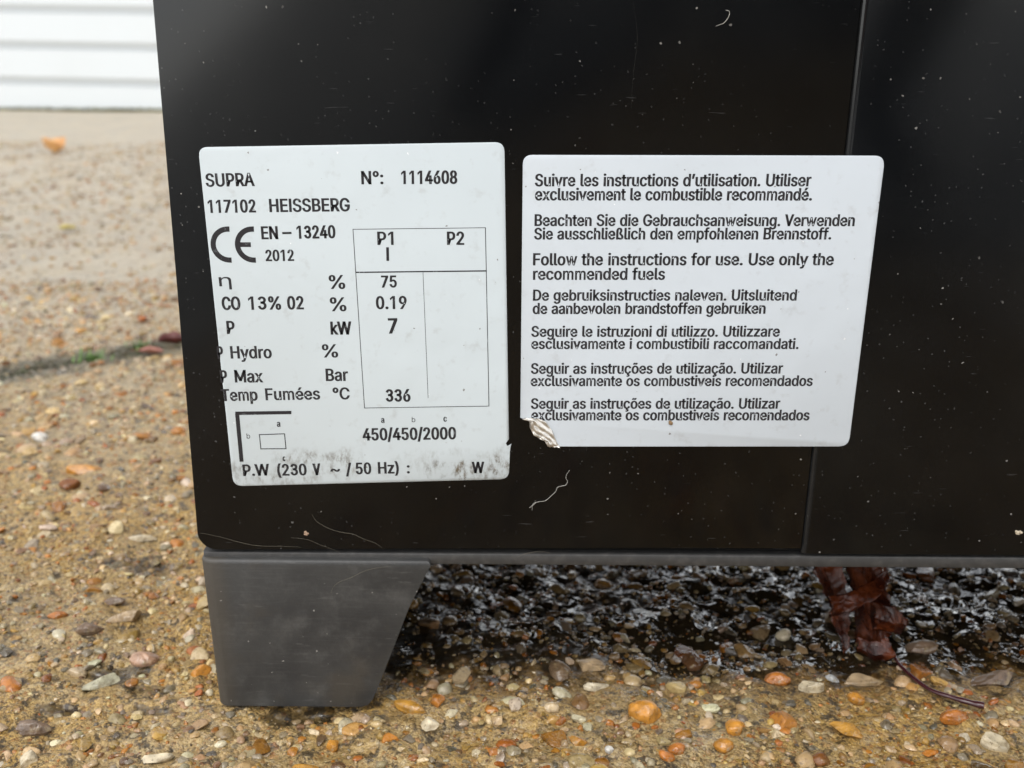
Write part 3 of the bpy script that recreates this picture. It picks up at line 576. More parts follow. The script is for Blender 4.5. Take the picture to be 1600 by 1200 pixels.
def mat_label(name, col, blobs):
    M = Mat(name)
    s = M.xyz()
    base = M.mix(M.noise(30, 4), tuple(c * .95 for c in col), tuple(min(1, c * 1.03) for c in col))
    fv = M.face()
    wv = M.n('VectorMath', {'operation': 'ADD'}, i0=fv, i1=M.n('VectorMath', {'operation': 'SCALE'}, i0=M.noise(1100, 3, out=1), Scale=.0011))
    vd = M.specks(wv, 170); vc = M.specks(wv, 170, 'Color')
    r, g, b = [M.n('SeparateColor', out=i, Color=vc) for i in range(3)]
    spk = M.math('MULTIPLY', M.math('LESS_THAN', vd, M.math('MULTIPLY', M.math('POWER', g, 2.0), .065)), M.math('GREATER_THAN', r, .80))
    base = M.mix(M.math('MULTIPLY', spk, .75), base, M.mix(M.math('GREATER_THAN', b, .45), (.75, .75, .75), (.10, .075, .06)))
    base = M.mix(M.math('MULTIPLY', M.step(M.noise(170, 5, .65), .55, .75), .22), base, (.25, .225, .20))
    if blobs:
        mp = M.n('Mapping', Vector=M.coord(), Scale=(900, 100, 430), Rotation=(0, R(-30), 0))
        streak = M.math('MULTIPLY', M.step(M.noise(.5, 6, .7, mp), .42, .62), M.step(M.noise(120, 4, .65), .38, .62))
        tot = None
        for (bx, bz, rx, rz, a) in blobs:
            ex = M.math('DIVIDE', M.math('SUBTRACT', s[0], bx), rx)
            ez = M.math('DIVIDE', M.math('SUBTRACT', s[2], bz), rz)
            d = M.math('ADD', M.math('MULTIPLY', ex, ex), M.math('MULTIPLY', ez, ez))
            f = M.math('MULTIPLY', M.math('SUBTRACT', 1.0, M.step(d, .0, 1.0)), a)
            tot = f if tot is None else M.math('MAXIMUM', tot, f)
        dirt = M.math('MULTIPLY', tot, M.math('ADD', M.math('MULTIPLY', streak, 1.0), .06))
        base = M.mix(dirt, base, M.mix(M.noise(130, 4), (.050, .042, .030), (.165, .120, .070)))
    wr = M.math('ADD', M.noise(16, 3, .55, dist=1.2), M.math('MULTIPLY', M.noise(90, 3), .12))
    return M.set(Base_Color=base, Roughness=.42, Normal=M.bump(wr, .0022, .35), Specular_IOR_Level=.35)

def mat_ink(name, paper, sx, lo, hi):
    """black transfer print, with the fine vertical gaps where it has cracked"""
    M = Mat(name)
    mp = M.n('Mapping', Vector=M.coord(), Scale=sx)
    crack = M.math('MULTIPLY', M.step(M.noise(1.0, 3, .6, mp), lo, hi), M.step(M.noise(45, 3, .6), .42, .56))
    worn = M.math('MULTIPLY', M.step(M.noise(260, 4, .7), .58, .74), .22)
    f = M.math('MAXIMUM', crack, worn)
    base = M.mix(f, (.018, .016, .018), paper)
    return M.set(Base_Color=base, Roughness=.5, Specular_IOR_Level=.3)

def mat_simple(name, col, rough=.6, metal=0.0, nscale=None, var=.35, **k):
    M = Mat(name)
    base = col
    if nscale:
        base = M.mix(M.noise(nscale, 5, .6), tuple(c * (1 - var) for c in col), tuple(min(1, c * (1 + var)) for c in col))
    return M.set(Base_Color=base, Roughness=rough, Metallic=metal, **k)

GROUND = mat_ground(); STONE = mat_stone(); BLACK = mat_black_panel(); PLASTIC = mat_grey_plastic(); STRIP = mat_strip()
PAPER1, PAPER2 = (.50, .545, .56), (.51, .545, .575)

# ------------------------------------------------------------------ ground: one sheet to the horizon
def joint_dist(x, y):
    return -(x - JX) * JD.y + (y - JY) * JD.x

def height(x, y):
    x = np.asarray(x, float); y = np.asarray(y, float)
    z = .0036 * vnoise(x, y, 42, 1) + .0034 * vnoise(x, y, 110, 2) + .0018 * vnoise(x, y, 280, 3)
    z += .0030 * vnoise(x, y, 6, 4)
    d = np.abs(joint_dist(x, y)) + .010 * vnoise(x, y, 30, 8)
    z -= .007 * np.clip(1 - np.clip(d - .004, 0, 1) / .009, 0, 1)
    # the hollow with water under the foot's front edge
    for hx, hy, rx, ry, k in WET_HOLLOWS:
        z -= .0038 * k * np.exp(-(((x - hx) / rx) ** 2 + ((y - hy) / ry) ** 2))
    # the stove's feet press flat on the highest grains
    z = np.where((x > -.005) & (x < .075) & (y > -.006) & (y < .09), np.minimum(z, .0008), z)
    return z - .0004

def axis(lo, hi, step, far_lo, far_hi, grow=1.16):
    a = list(np.arange(lo, hi, step)); s = step
    while a[-1] < far_hi: s = min(s * grow, 6); a.append(a[-1] + s)
    s = step; pre = []
    x = lo
    while x > far_lo: s = min(s * grow, 6); x -= s; pre.append(x)
    return np.array(pre[::-1] + a)

xs = axis(-.64, .50, .002, -60, 60); ys = axis(-.13, .72, .002, -40, 90)
X, Y = np.meshgrid(xs, ys)
Z = height(X, Y)
nx, ny = len(xs), len(ys)
i = np.arange(nx - 1)[None, :] + nx * np.arange(ny - 1)[:, None]
Fq = np.stack([i, i + 1, i + 1 + nx, i + nx], -1).reshape(-1, 4)
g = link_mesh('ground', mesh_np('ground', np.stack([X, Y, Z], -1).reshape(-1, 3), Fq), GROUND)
tag(g, kind='structure')

# ------------------------------------------------------------------ stones
rng = np.random.default_rng(7)
def ico(sub):
    bm = bmesh.new(); bmesh.ops.create_icosphere(bm, subdivisions=sub, radius=1.0)
    V = np.array([v.co[:] for v in bm.verts]); F = np.array([[v.index for v in f.verts] for f in bm.faces]); bm.free()
    return V, F
ICO = {1: ico(1), 2: ico(2), 3: ico(3), 4: ico(4)}

def stone_shape(sub, ang, rs):
    V = ICO[sub][0].copy()
    ph = rs.uniform(0, 6.28, 6)
    V *= (1 + .13 * np.sin(2.1 * V[:, :1] + ph[0]) + .12 * np.sin(2.6 * V[:, 1:2] + ph[1]) + .10 * np.sin(3.3 * V[:, 2:] + ph[2]))
    for _ in range(7 if ang else 3):
        n = rs.normal(size=3); n /= np.linalg.norm(n)
        d = rs.uniform(.45, .8) if ang else rs.uniform(.72, .95)
        o = np.maximum(V @ n - d, 0)
        V -= (o * (.96 if ang else .85))[:, None] * n
    if sub >= 3:
        V *= (1 + .03 * np.sin(9 * V[:, :1] + ph[3]) * np.sin(8 * V[:, 1:2] + ph[4]) + .02 * np.sin(15 * V[:, 2:] + ph[5]))
    return V

PALETTE = np.array([(0.348, 0.259, 0.148), (0.407, 0.318, 0.2), (0.34, 0.155, 0.030), (0.27, 0.098, 0.022), (0.459, 0.385, 0.266), (0.503, 0.474, 0.414), (0.237, 0.211, 0.178), (0.111, 0.0999, 0.0888),
                    (0.163, 0.0999, 0.0555), (0.34, 0.235, 0.145), (0.348, 0.229, 0.0814), (0.266, 0.229, 0.178), (0.37, 0.326, 0.266)])
PW = np.array([15, 12, 12, 6, 13, 6, 10, 6, 7, 7, 12, 8, 9], float); PW /= PW.sum()

def scatter(n, box, lo, hi, sub, nvar=20, keep=None, flat=(.45, .8), sink=(.05, .45), ang=.75):
    """n stones with lengths lo..hi in a rectangle; returns V, F, colours"""
    x = rng.uniform(box[0], box[1], n); y = rng.uniform(box[2], box[3], n)
    if keep is not None:
        k = keep(x, y); x, y = x[k], y[k]; n = len(x)
    s = .5 * (lo + (hi - lo) * rng.beta(1.1, 2.6, n))
    z = height(x, y)
    shapes = np.array([stone_shape(sub, rng.random() < ang, rng) for _ in range(nvar)])
    pick = rng.integers(0, nvar, n)
    asp = rng.uniform(.55, 1.0, n); fl = rng.uniform(*flat, n) * asp ** .5
    V = shapes[pick] * np.stack([s, s * asp, s * fl], -1)[:, None, :]
    tx = rng.normal(0, .22, n); c, q = np.cos(tx)[:, None], np.sin(tx)[:, None]
    V = np.stack([V[..., 0] * c + V[..., 2] * q, V[..., 1], -V[..., 0] * q + V[..., 2] * c], -1)
    th = rng.uniform(0, 6.283, n); c, q = np.cos(th)[:, None], np.sin(th)[:, None]
    V = np.stack([V[..., 0] * c - V[..., 1] * q, V[..., 0] * q + V[..., 1] * c, V[..., 2]], -1)
    zo = z + s * fl * rng.uniform(*sink, n) * rng.choice([.45, -.6], n, p=[.4, .6])
    V += np.stack([x, y, zo], -1)[:, None, :]
    nv = V.shape[1]
    F = (ICO[sub][1][None] + (np.arange(n) * nv)[:, None, None]).reshape(-1, 3)
    col = PALETTE[rng.choice(len(PALETTE), n, p=PW)] * rng.uniform(.6, 1.25, (n, 1)) * rng.uniform(.93, 1.07, (n, 3)) * np.array([1.05, .94, .72])
    return V.reshape(-1, 3), F, np.repeat(np.clip(col, 0, .8), nv, 0)

PEB_XY = np.array([(p[1], p[2]) for p in PEBBLES]); PEB_R = np.array([p[3] * .62 for p in PEBBLES])
def clear(margin):
    def f(x, y):
        d = np.hypot(x[:, None] - PEB_XY[None, :, 0], y[:, None] - PEB_XY[None, :, 1])
        ok = (d > PEB_R[None] + margin).all(1)
        foot = (x > -.002 - margin) & (x < .070 + margin) & (y > -.004 - margin) & (y < .085)
        dark = (((x - .034) / .011) ** 2 + ((y + .006) / .005) ** 2 < 1) if margin > .001 else False & foot
        return ok & ~foot & ~dark & (np.abs(joint_dist(x, y)) > .006 + margin * .5)
    return f
NEAR = (-.34, .50, -.12, .17); MID = (-.78, .06, .17, .80); FAR = (-2.6, .1, .80, 2.9)
def area(b): return (b[1] - b[0]) * (b[3] - b[2])
parts = []
for box, dens, lo, hi, sub, mg in (
        (NEAR, 4200, .0060, .0150, 3, .0012), (NEAR, 34000, .0028, .0068, 2, .0004), (NEAR, 75000, .0010, .0030, 1, .0002),
        (MID, 4200, .0060, .0165, 2, .002), (MID, 24000, .0032, .0076, 2, .0006), (MID, 26000, .0018, .0036, 1, .0004),
        (FAR, 1300, .0070, .0160, 1, .004), (FAR, 4200, .0040, .0075, 1, .001)):
    parts.append(scatter(int(dens * area(box)), box, lo, hi, sub, keep=clear(mg), flat=(.35, .62) if box is FAR else (.45, .8)))
off = 0; VV, FF, CC = [], [], []
for v, f, c in parts:
    VV.append(v); FF.append(f + off); CC.append(c); off += len(v)
me = mesh_np('gravel', np.concatenate(VV), np.concatenate(FF)); me.set_sharp_from_angle(angle=R(44)); set_color(me, 'stone_color', np.concatenate(CC))
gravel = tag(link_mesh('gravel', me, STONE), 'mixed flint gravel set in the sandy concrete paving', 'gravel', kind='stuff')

# the pebbles one can pick out
PEB_COL = dict(orange=(.44, .195, .030), amber=(.37, .185, .030), white=(0.548, 0.525, 0.474), cream=(0.459, 0.385, 0.259), brown=(0.141, 0.0925, 0.0592), grey=(0.266, 0.266, 0.259),
               rust=(.36, .125, .020), tan=(0.34, 0.244, 0.141), olive=(0.296, 0.274, 0.185), pink=(0.37, 0.222, 0.141))
for k, (lab, px, py, ln, hv, cname, ang) in enumerate(PEBBLES):
    rs = np.random.default_rng(100 + k)
    V = stone_shape(4, ang, rs)
    V /= np.abs(V).max(0)[None]
    a = ln * .5; hgt = max(min(hv * .62, ln * .55), .0016); dep = max(min(hv * 1.0, ln), hgt)
    rx = rs.normal(0, .12)
    V = V * np.array([a, dep * .5, hgt * .72])
    th = rs.normal(0, .28); c, q = math.cos(th), math.sin(th)
    V = np.stack([V[:, 0] * c - V[:, 1] * q, V[:, 0] * q + V[:, 1] * c, V[:, 2] + V[:, 0] * rx], -1)
    zc = float(height(px, py)) + hgt * .22
    me = mesh_np('pebble', V, ICO[4][1]); me.set_sharp_from_angle(angle=R(24 if ang else 40))
    col = np.array(PEB_COL[cname]) * rs.uniform(.88, 1.12)
    var = 1 + .22 * np.sin(V[:, :1] * 900 + rs.uniform(0, 6)) * np.sin(V[:, 1:2] * 700 + V[:, 2:] * 800)
    set_color(me, 'stone_color', np.clip(col[None] * var, 0, .85))
    o = link_mesh('pebble', me, STONE); o.location = (px, py, zc)
    tag(o, lab, 'pebble', 'pebbles lying in the paving')

# ------------------------------------------------------------------ stove
stove = empty('stove', (.30, .11, 0))
tag(stove, 'black enamelled stove standing on short grey feet on the wet paving', 'stove')
SW, SD, ZB, ZT = .60, .22, .0668, .74

def prism(outline, y0, y1):
    """(x,z) outline -> closed prism, bmesh"""
    bm = bmesh.new()
    f = [bm.verts.new((x, y0, z)) for x, z in outline]; b = [bm.verts.new((x, y1, z)) for x, z in outline]
    n = len(outline)
    bm.faces.new(f); bm.faces.new(b[::-1])
    for k in range(n): bm.faces.new((f[k], b[k], b[(k + 1) % n], f[(k + 1) % n]))
    bm.edges.ensure_lookup_table()
    return bm

def arc(cx, cz, r, a0, a1, n=7):
    return [(cx + r * math.cos(R(a0 + (a1 - a0) * k / n)), cz + r * math.sin(R(a0 + (a1 - a0) * k / n))) for k in range(n + 1)]

def bevel_edges(bm, pick, off, seg):
    es = [e for e in bm.edges if pick(e)]
    bmesh.ops.bevel(bm, geom=es, offset=off, segments=seg, profile=.5, affect='EDGES', clamp_overlap=True)

front = lambda e, y=0.0: all(abs(v.co.y - y) < 1e-6 for v in e.verts)
# the left sheet, folded round the corner
out = arc(.0070, ZB + .0070, .0070, 180, 270, 10) + [(.22365, ZB), (.22365, ZT), (0, ZT)]
bm = prism(out, 0, SD)
bevel_edges(bm, lambda e: front(e) and not (all(v.co.x > .2236 for v in e.verts)), .0028, 5)
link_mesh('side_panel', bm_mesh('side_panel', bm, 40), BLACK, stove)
# the right sheet, its edge rolled over next to the seam
bm = prism([(.2238, ZB), (SW, ZB), (SW, ZT), (.2238, ZT)], 0, SD)
bevel_edges(bm, lambda e: front(e) and all(v.co.x < .2242 for v in e.verts), .0024, 6)
bevel_edges(bm, lambda e: front(e) and not all(v.co.x < .228 for v in e.verts), .0012, 3)
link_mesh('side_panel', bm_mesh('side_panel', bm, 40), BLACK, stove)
# top plate, a little proud
bm = prism([(-.006, ZT), (SW + .006, ZT), (SW + .006, ZT + .016), (-.006, ZT + .016)], -.006, SD + .006)
bevel_edges(bm, lambda e: True, .003, 2)
link_mesh('top_plate', bm_mesh('top_plate', bm, 40), BLACK, stove)
# base strip under the sheets, set back by a dark gap
bm = prism([(.0012, .0609), (SW - .003, .0609), (SW - .003, .0655), (.0012, .0655)], .0006, SD - .002)
bevel_edges(bm, lambda e: front(e, .0006), .0006, 2)
bevel_edges(bm, lambda e: all(v.co.x < .0013 for v in e.verts) and abs(e.verts[0].co.z - e.verts[1].co.z) > .002, .0016, 3)
link_mesh('base_strip', bm_mesh('base_strip', bm, 40), STRIP, stove)
# feet: sloping inner edge, rounded outer corner, lip along the top
def foot_mesh():
    ox = [(.0002, .0636), (.0862, .0636), (.0866, .0615), (.0854, .0596), (.0782, .0440), (.0652, .0080), (.0636, .0040), (.0614, .0012), (.0590, .0004), (.0026, .0004)]
    bm = prism(ox[::-1], -.0022, .080)
    bevel_edges(bm, lambda e: front(e, -.0022) and all(v.co.x < .005 for v in e.verts), .0050, 6)
    bevel_edges(bm, lambda e: all(v.co.z > .0635 for v in e.verts) and any(v.co.y < .004 for v in e.verts), .0016, 4)
    bevel_edges(bm, lambda e: front(e, -.0022) and min(v.co.x for v in e.verts) > .0075, .0007, 3)
    return bm
fm = bm_mesh('foot', foot_mesh(), 35)
link_mesh('foot', fm, PLASTIC, stove)
for sx, sy in ((1, 0), (0, 1), (1, 1)):
    m2 = fm.copy()
    T = Matrix.Diagonal((-1 if sx else 1, -1 if sy else 1, 1, 1))
    m2.transform(Matrix.Translation((SW if sx else 0, SD if sy else 0, 0)) @ T)
    if sx != sy: m2.flip_normals()
    link_mesh('foot', m2, None, stove)

# ------------------------------------------------------------------ labels
mm = .001
def round_poly(P, radii):
    out = []
    n = len(P)
    for k in range(n):
        p = Vector(P[k]); a = Vector(P[k - 1]); b = Vector(P[(k + 1) % n]); r = radii.get(k, 0)
        if not r: out.append(tuple(p)); continue
        u = (a - p).normalized(); v = (b - p).normalized()
        s, e = p + u * r, p + v * r
        for j in range(8):
            t = j / 7
            out.append(tuple((1 - t) ** 2 * s + 2 * t * (1 - t) * p + t * t * e))
    return out

def sticker(name, outline, mat, label, cat):
    P = [(x * mm, z * mm) for x, z in outline]
    cx = sum(p[0] for p in P) / len(P); cz = sum(p[1] for p in P) / len(P)
    bm = prism(P, -.00035, -.00003)
    bevel_edges(bm, lambda e: front(e, -.00035), .00015, 2)
    o = link_mesh(name, bm_mesh(name, bm, 50), mat, None, (cx, 0, cz))
    return tag(o, label, cat)

def decode(s):
    B = len(ALPHABET)
    v = [ALPHABET.index(s[k]) * B + ALPHABET.index(s[k + 1]) - 300 for k in range(0, len(s), 2)]
    out = []
    for p in zip(v[::2], v[1::2]):                            # merge the font's hair-short edges
        if out and math.dist(out[-1], p) < 8: out[-1] = ((out[-1][0] + p[0]) / 2, (out[-1][1] + p[1]) / 2)
        else: out.append(p)
    return out

def loop_area(l):
    return sum(l[k - 1][0] * l[k][1] - l[k][0] * l[k - 1][1] for k in range(len(l))) / 2

def inside(p, l):
    c = False
    for k in range(len(l)):
        (x1, y1), (x2, y2) = l[k - 1], l[k]
        if (y1 > p[1]) != (y2 > p[1]) and p[0] < (x2 - x1) * (p[1] - y1) / (y2 - y1) + x1: c = not c
    return c

def grow(loop, wx, wy):
    """push an outline outwards (clockwise outer loops) to make the strokes heavier"""
    n = len(loop); out = []
    for k in range(n):
        p, a, b = loop[k], loop[k - 1], loop[(k + 1) % n]
        e1 = Vector((p[0] - a[0], p[1] - a[1])); e2 = Vector((b[0] - p[0], b[1] - p[1]))
        if e1.length < 1e-6 or e2.length < 1e-6: out.append(p); continue
        e1.normalize(); e2.normalize()
        n1 = Vector((-e1.y, e1.x)); n2 = Vector((-e2.y, e2.x))
        m = n1 + n2
        m = n1 if m.length < .2 else m / max(m.dot(n1), .55)
        out.append((p[0] + m.x * wx, p[1] + m.y * wy))
    return out

def text_polys(text, x0, z0, x1, z1, cap, weight):
    """triangles (mm) of one line of lettering from (x0,z0) to (x1,z1)"""
    sy = cap / 509.0
    pen = 0; glyphs = []
    for ch in text:
        if ch == ' ': pen += 225; continue
        adv, code = GLYPHS[ch]
        glyphs.append((pen, .7 if ch in 'wm' else 1.0, [decode(c) for c in code.split(' ')])); pen += adv + 12
    lo = min(pn + x for pn, tn, L in glyphs for l in L for x, y in l); hi = max(pn + x for pn, tn, L in glyphs for l in L for x, y in l)
    length = math.hypot(x1 - x0, z1 - z0)
    wx = 0 if cap < 2.2 else max(0.0, (weight * cap - 66 * sy * .80) / 2)
    wy = wx * .55
    sx = (length - 2 * wx) / max(hi - lo, 1)
    if text in ('I', ':', '/'): sx, = (sy * .8,)
    wx = 0 if cap < 2.2 else max(0.0, (weight * cap - 62 * sx) / 2); wy = wx * .42
    if text not in ('I', ':', '/'): sx = (length - 2 * wx) / max(hi - lo, 1)
    u = Vector(((x1 - x0) / length, (z1 - z0) / length)); v = Vector((-u.y, u.x))
    V, F = [], []
    for pn, thin, loops in glyphs:
        solid = [[l, []] for l in loops if loop_area(l) < 0]
        for h in loops:
            if loop_area(h) > 0:                              # a hole belongs to the smallest outline round it
                own = [s for s in solid if inside(h[0], s[0])]
                if own: min(own, key=lambda s: -loop_area(s[0]))[1].append(h)
        for outer, holes in solid:
            polys = []
            for l in [outer] + holes:
                q = [((pn + x - lo) * sx + wx, y * sy) for x, y in l]
                polys.append([Vector((x, y, 0)) for x, y in grow(q, wx * thin, wy)])
            base = len(V)
            for p in polys:
                for t in p:
                    w = Vector((x0, z0)) + u * t.x + v * t.y
                    V.append((w.x, w.y))
            for t in tessellate_polygon(polys): F.append(tuple(base + j for j in t))
    return V, F

def ribbon(pts, w):
    V, F = [], []
    for a, b in zip(pts[:-1], pts[1:]):
        a = Vector(a); b = Vector(b); d = (b - a).normalized(); nn = Vector((-d.y, d.x)) * w / 2
        k = len(V)
        V += [tuple(a - d * w / 2 - nn), tuple(b + d * w / 2 - nn), tuple(b + d * w / 2 + nn), tuple(a - d * w / 2 + nn)]
        F.append((k, k + 1, k + 2, k + 3))
    return V, F

def print_mesh(name, chunks, mat, parent):
    V, F = [], []
    for k, (v, f) in enumerate(chunks):
        d = -.00037 - .000004 * (k % 5)
        b = len(V)
        for x, z in v: V.append((x * mm, d, z * mm))
        for t in f:
            a, b2, c = [Vector((v[j][0], v[j][1])) for j in t[:3]]
            flip = (b2 - a).cross(c - a) < 0
            F.append(tuple(b + j for j in (t[::-1] if flip else t)))
    return link_mesh(name, mesh_py(name, V, F), mat, parent)

# rating plate
cx1 = sum(p[0] for p in PLATE_OUTLINE) / len(PLATE_OUTLINE)
out1 = round_poly(PLATE_OUTLINE, {0: 3.0, 1: 3.2, 7: 3.2, 8: 3.4})
plate = sticker('rating_label', out1, None, 'silvery white rating label with a boxed table, smudged along its lower edge', 'label')
c = plate.location
def blob(x, z, rx, rz, a): return (x * mm - c.x, z * mm - c.z, rx * mm, rz * mm, a)
plate.data.materials.append(mat_label('rating_label_film', PAPER1, [blob(41, 101, 15, 8, .75), blob(52, 102, 13, 9, .7), blob(18, 97, 7, 7, .75), blob(33, 96, 18, 4, .6),
    blob(97, 99, 16, 10, 1.0), blob(111, 99, 8, 10, 1.0), blob(86, 103, 16, 6, .35), blob(114, 106, 5, 5, .5)]))
INK1 = mat_ink('rating_label_ink', PAPER1, (2600, 1, 130), .66, .72)
INK2 = mat_ink('notice_label_ink', PAPER2, (300, 1, 1500), .72, .78)
print_mesh('printed_text', [text_polys(*t, .205) for t in PLATE_TEXT], INK1, plate)
ch = [ribbon(p, w) for p, w in PLATE_RULES] + [(b, [tuple(range(len(b)))]) for b in PLATE_BARS]
print_mesh('printed_table', ch, INK1, plate)
def ce_letter(cen, r, bar):
    """half ring, open to the right, optional middle bar"""
    ri = r * .71; V, F = [], []; n = 22
    for k in range(n + 1):
        a = R(90 + 180 * k / n)
        V += [(cen[0] + r * math.cos(a), cen[1] + r * math.sin(a)), (cen[0] + ri * math.cos(a), cen[1] + ri * math.sin(a))]
    # short straight ends
    for k in range(n): F.append((2 * k, 2 * k + 1, 2 * k + 3, 2 * k + 2))
    for s, j in ((1, 0), (-1, 2 * n)):
        b = len(V); sh = -.10 * r if s > 0 else .10 * r
        V += [(cen[0] + r * .10, cen[1] + s * r), (cen[0] + r * .10, cen[1] + s * ri)]
        F.append((j, j + 1, b + 1, b))
    if bar:
        b = len(V); h = r * .13
        V += [(cen[0] - ri * 1.01, cen[1] - h), (cen[0] - r * .12, cen[1] - h), (cen[0] - r * .12, cen[1] + h), (cen[0] - ri * 1.01, cen[1] + h)]
        F.append((b, b + 1, b + 2, b + 3))
    return V, F
print_mesh('conformity_mark', [ce_letter(CE_MARKS[0], CE_MARKS[2], False), ce_letter(CE_MARKS[1], CE_MARKS[2], True)], INK1, plate)

# multilingual notice
out2 = round_poly(NOTICE_OUTLINE, {0: 3.2, 1: 3.4, 2: 3.4})
notice = sticker('notice_label', out2, mat_label('notice_label_film', PAPER2, None), 'white sticker of user notices in several languages, its lower left corner peeled', 'label')
print_mesh('printed_text', [text_polys(*t, .205) for t in NOTICE_TEXT], INK2, notice)
# the peeled corner: crumpled foil
fa, fb = FOIL_EDGES
V, F = [], []; NU, NV = 30, 14
rsf = np.random.default_rng(3)
def along(P, t):
    k = min(int(t * (len(P) - 1)), len(P) - 2); f = t * (len(P) - 1) - k
    return (P[k][0] + (P[k + 1][0] - P[k][0]) * f, P[k][1] + (P[k + 1][1] - P[k][1]) * f)
for a in range(NU + 1):
    t = a / NU; p, q = along(fa, t), along(fb, t)
    for b in range(NV + 1):
        s = b / NV
        x = p[0] + (q[0] - p[0]) * s; z = p[1] + (q[1] - p[1]) * s
        lift = .25 + .9 * math.sin(math.pi * min(s * 1.15, 1)) * (1 - .55 * t) + .34 * math.sin(17 * s + 5 * math.sin(6 * t)) + .22 * math.sin(9 * t * 3.1 + 6 * s)
        V.append((x * mm, -.0004 - max(lift, .03) * mm, z * mm))
for a in range(NU):
    for b in range(NV):
        k = a * (NV + 1) + b; F.append((k, k + 1, k + NV + 2, k + NV + 1))
fo = link_mesh('peeled_corner', mesh_py('peeled_corner', V, F, True), mat_simple('crumpled_foil', (.62, .585, .53), .3, .7, 700, .25), notice)
fo['label'] = 'crumpled silvery foil corner'
md = fo.modifiers.new('thick', 'SOLIDIFY'); md.thickness = .00012

# ------------------------------------------------------------------ fibres and dirt on the stove
LINT = mat_simple('pale_lint', (.42, .40, .36), .8)
HAIR = mat_simple('thin_hair', (.15, .13, .095), .7)
def fibre(label, lines, r, mat, dy=-.0003, cat='fibre'):
    V, F = [], []
    for ln in lines:
        pts = smooth_path([(x * mm, dy - .0002 * math.sin(7 * k), z * mm) for k, (x, z) in enumerate(ln)], 4)
        n = len(pts)
        v, f = tube(pts, [r * (.55 + .45 * math.sin(math.pi * k / (n - 1))) for k in range(n)], 6)
        b = len(V); V += v; F += [tuple(b + j for j in t) for t in f]
    q = Vector(V[0])
    tag(link_mesh('lint_fibre', mesh_py('lint_fibre', V, F, True), mat, None, q), label, cat, 'fibres caught on the stove')
fibre('kinked white lint thread on the black panel below the gap between the two labels', [SQUIGGLE, SQUIGGLE_SPUR], 0.000088, LINT)
fibre('pale curved hair on the black panel below the smudged label', [LONG_HAIR], 0.000048, HAIR)
fibre('straight fine hair across the bottom left corner of the black panel', [FLAT_HAIR], 0.000041, HAIR)
fibre('faint hair dipping into the gap above the grey foot', [FAINT_HAIR], 0.000034, HAIR)
fibre('tiny hooked white lint near the top edge, above the notice sticker', [CURL], 0.000095, LINT)
fibre('curved hair stuck on the face of the grey foot', [FOOT_HAIR], 0.000041, HAIR, -.0026)
fibre('hardly visible upright thread high on the black panel between the labels', [THIN_HAIR], .000016, mat_simple('dark_hair_strand', (.05, .045, .035), .7))
fibre('bent yellowish hair lying on the base strip', [STRIP_HAIR], 0.000048, HAIR)
def crumb(label, x, z, s, col, dy=-.0004, n=9, seed=1):
    rs = np.random.default_rng(seed); V, F = [], []
    for k in range(n):
        sh = stone_shape(2, True, rs) * s * rs.uniform(.2, .5) * np.array([1, .45, .8])
        a = rs.uniform(0, 6.28); r = s * rs.uniform(0, .75)
        sh += np.array([r * math.cos(a), 0, r * math.sin(a) * .7]); b = len(V)
        V += list(sh); F += [tuple(b + j for j in t) for t in ICO[2][1]]
    o = link_mesh('dirt_crumb', mesh_py('dirt_crumb', V, F, True), mat_simple('dried_mud', col, .9, nscale=600))
    o.location = (x * mm, dy, z * mm)
    tag(o, label, 'dirt', 'specks of dried mud on the stove')
crumb('small brown mud crumb on the lower edge of the notice sticker', 172.4, 117.9, .0014, (.22, .14, .07), -.0006, 8, 1)
crumb('pale mud splash on the right panel by the right picture edge', 302.4, 76.3, .0016, (.45, .38, .28), -.0002, 14, 2)
crumb('pinkish brown mud splash below the smudged label', 40.3, 73.8, .0014, (.33, .22, .15), -.0002, 14, 3)

# ------------------------------------------------------------------ leaves
def leaf_mat(name, a, b, rough):
    M = Mat(name)
    f = M.noise(90, 5, .65)
    base = M.mix(M.step(f, .35, .68), a, b)
    return M.set(Base_Color=base, Roughness=rough, Normal=M.bump(M.math('ADD', M.noise(380, 5, .7), M.math('MULTIPLY', M.voronoi(260, feature='DISTANCE_TO_EDGE'), 1.2)), .0010, .55))
dead = empty('dead_leaf', (.272, .045, 0))
tag(dead, 'crumpled wet dark red leaf hanging under the stove with its stem on the paving', 'leaf')
V, F = [], []
def sheet(rows, seed, nu=10, nv=10, crumple=.0008):
    """a creased piece of leaf: rows of (x, y, z) points, straight between them"""
    G = [[Vector(p) for p in r] for r in rows]; m, n = len(G), len(G[0]); b0 = len(V)
    U, W = (m - 1) * nu, (n - 1) * nv
    for a in range(U + 1):
        i = min(a // nu, m - 2); s = a / nu - i
        for b in range(W + 1):
            j = min(b // nv, n - 2); t = b / nv - j
            v = G[i][j].lerp(G[i][j + 1], t).lerp(G[i + 1][j].lerp(G[i + 1][j + 1], t), s)
            nz = mnoise.noise_vector(Vector((v.x * 150 + seed, v.y * 60, v.z * 150)))
            rg = abs(mnoise.noise(Vector((v.x * 210 + seed, v.z * 210, v.y * 50))))
            ed = mnoise.noise(Vector((v.x * 420, v.z * 420, seed))) * .0022 * (1 if b in (0, W) or a in (0, U) else 0)
            V.append((v.x + nz.x * crumple + ed, v.y + nz.y * crumple * 2.2 - rg * crumple * 2.5, v.z + nz.z * crumple))
    for a in range(U):
        for b in range(W):
            k = b0 + a * (W + 1) + b; F.append((k, k + 1, k + W + 2, k + W + 1))
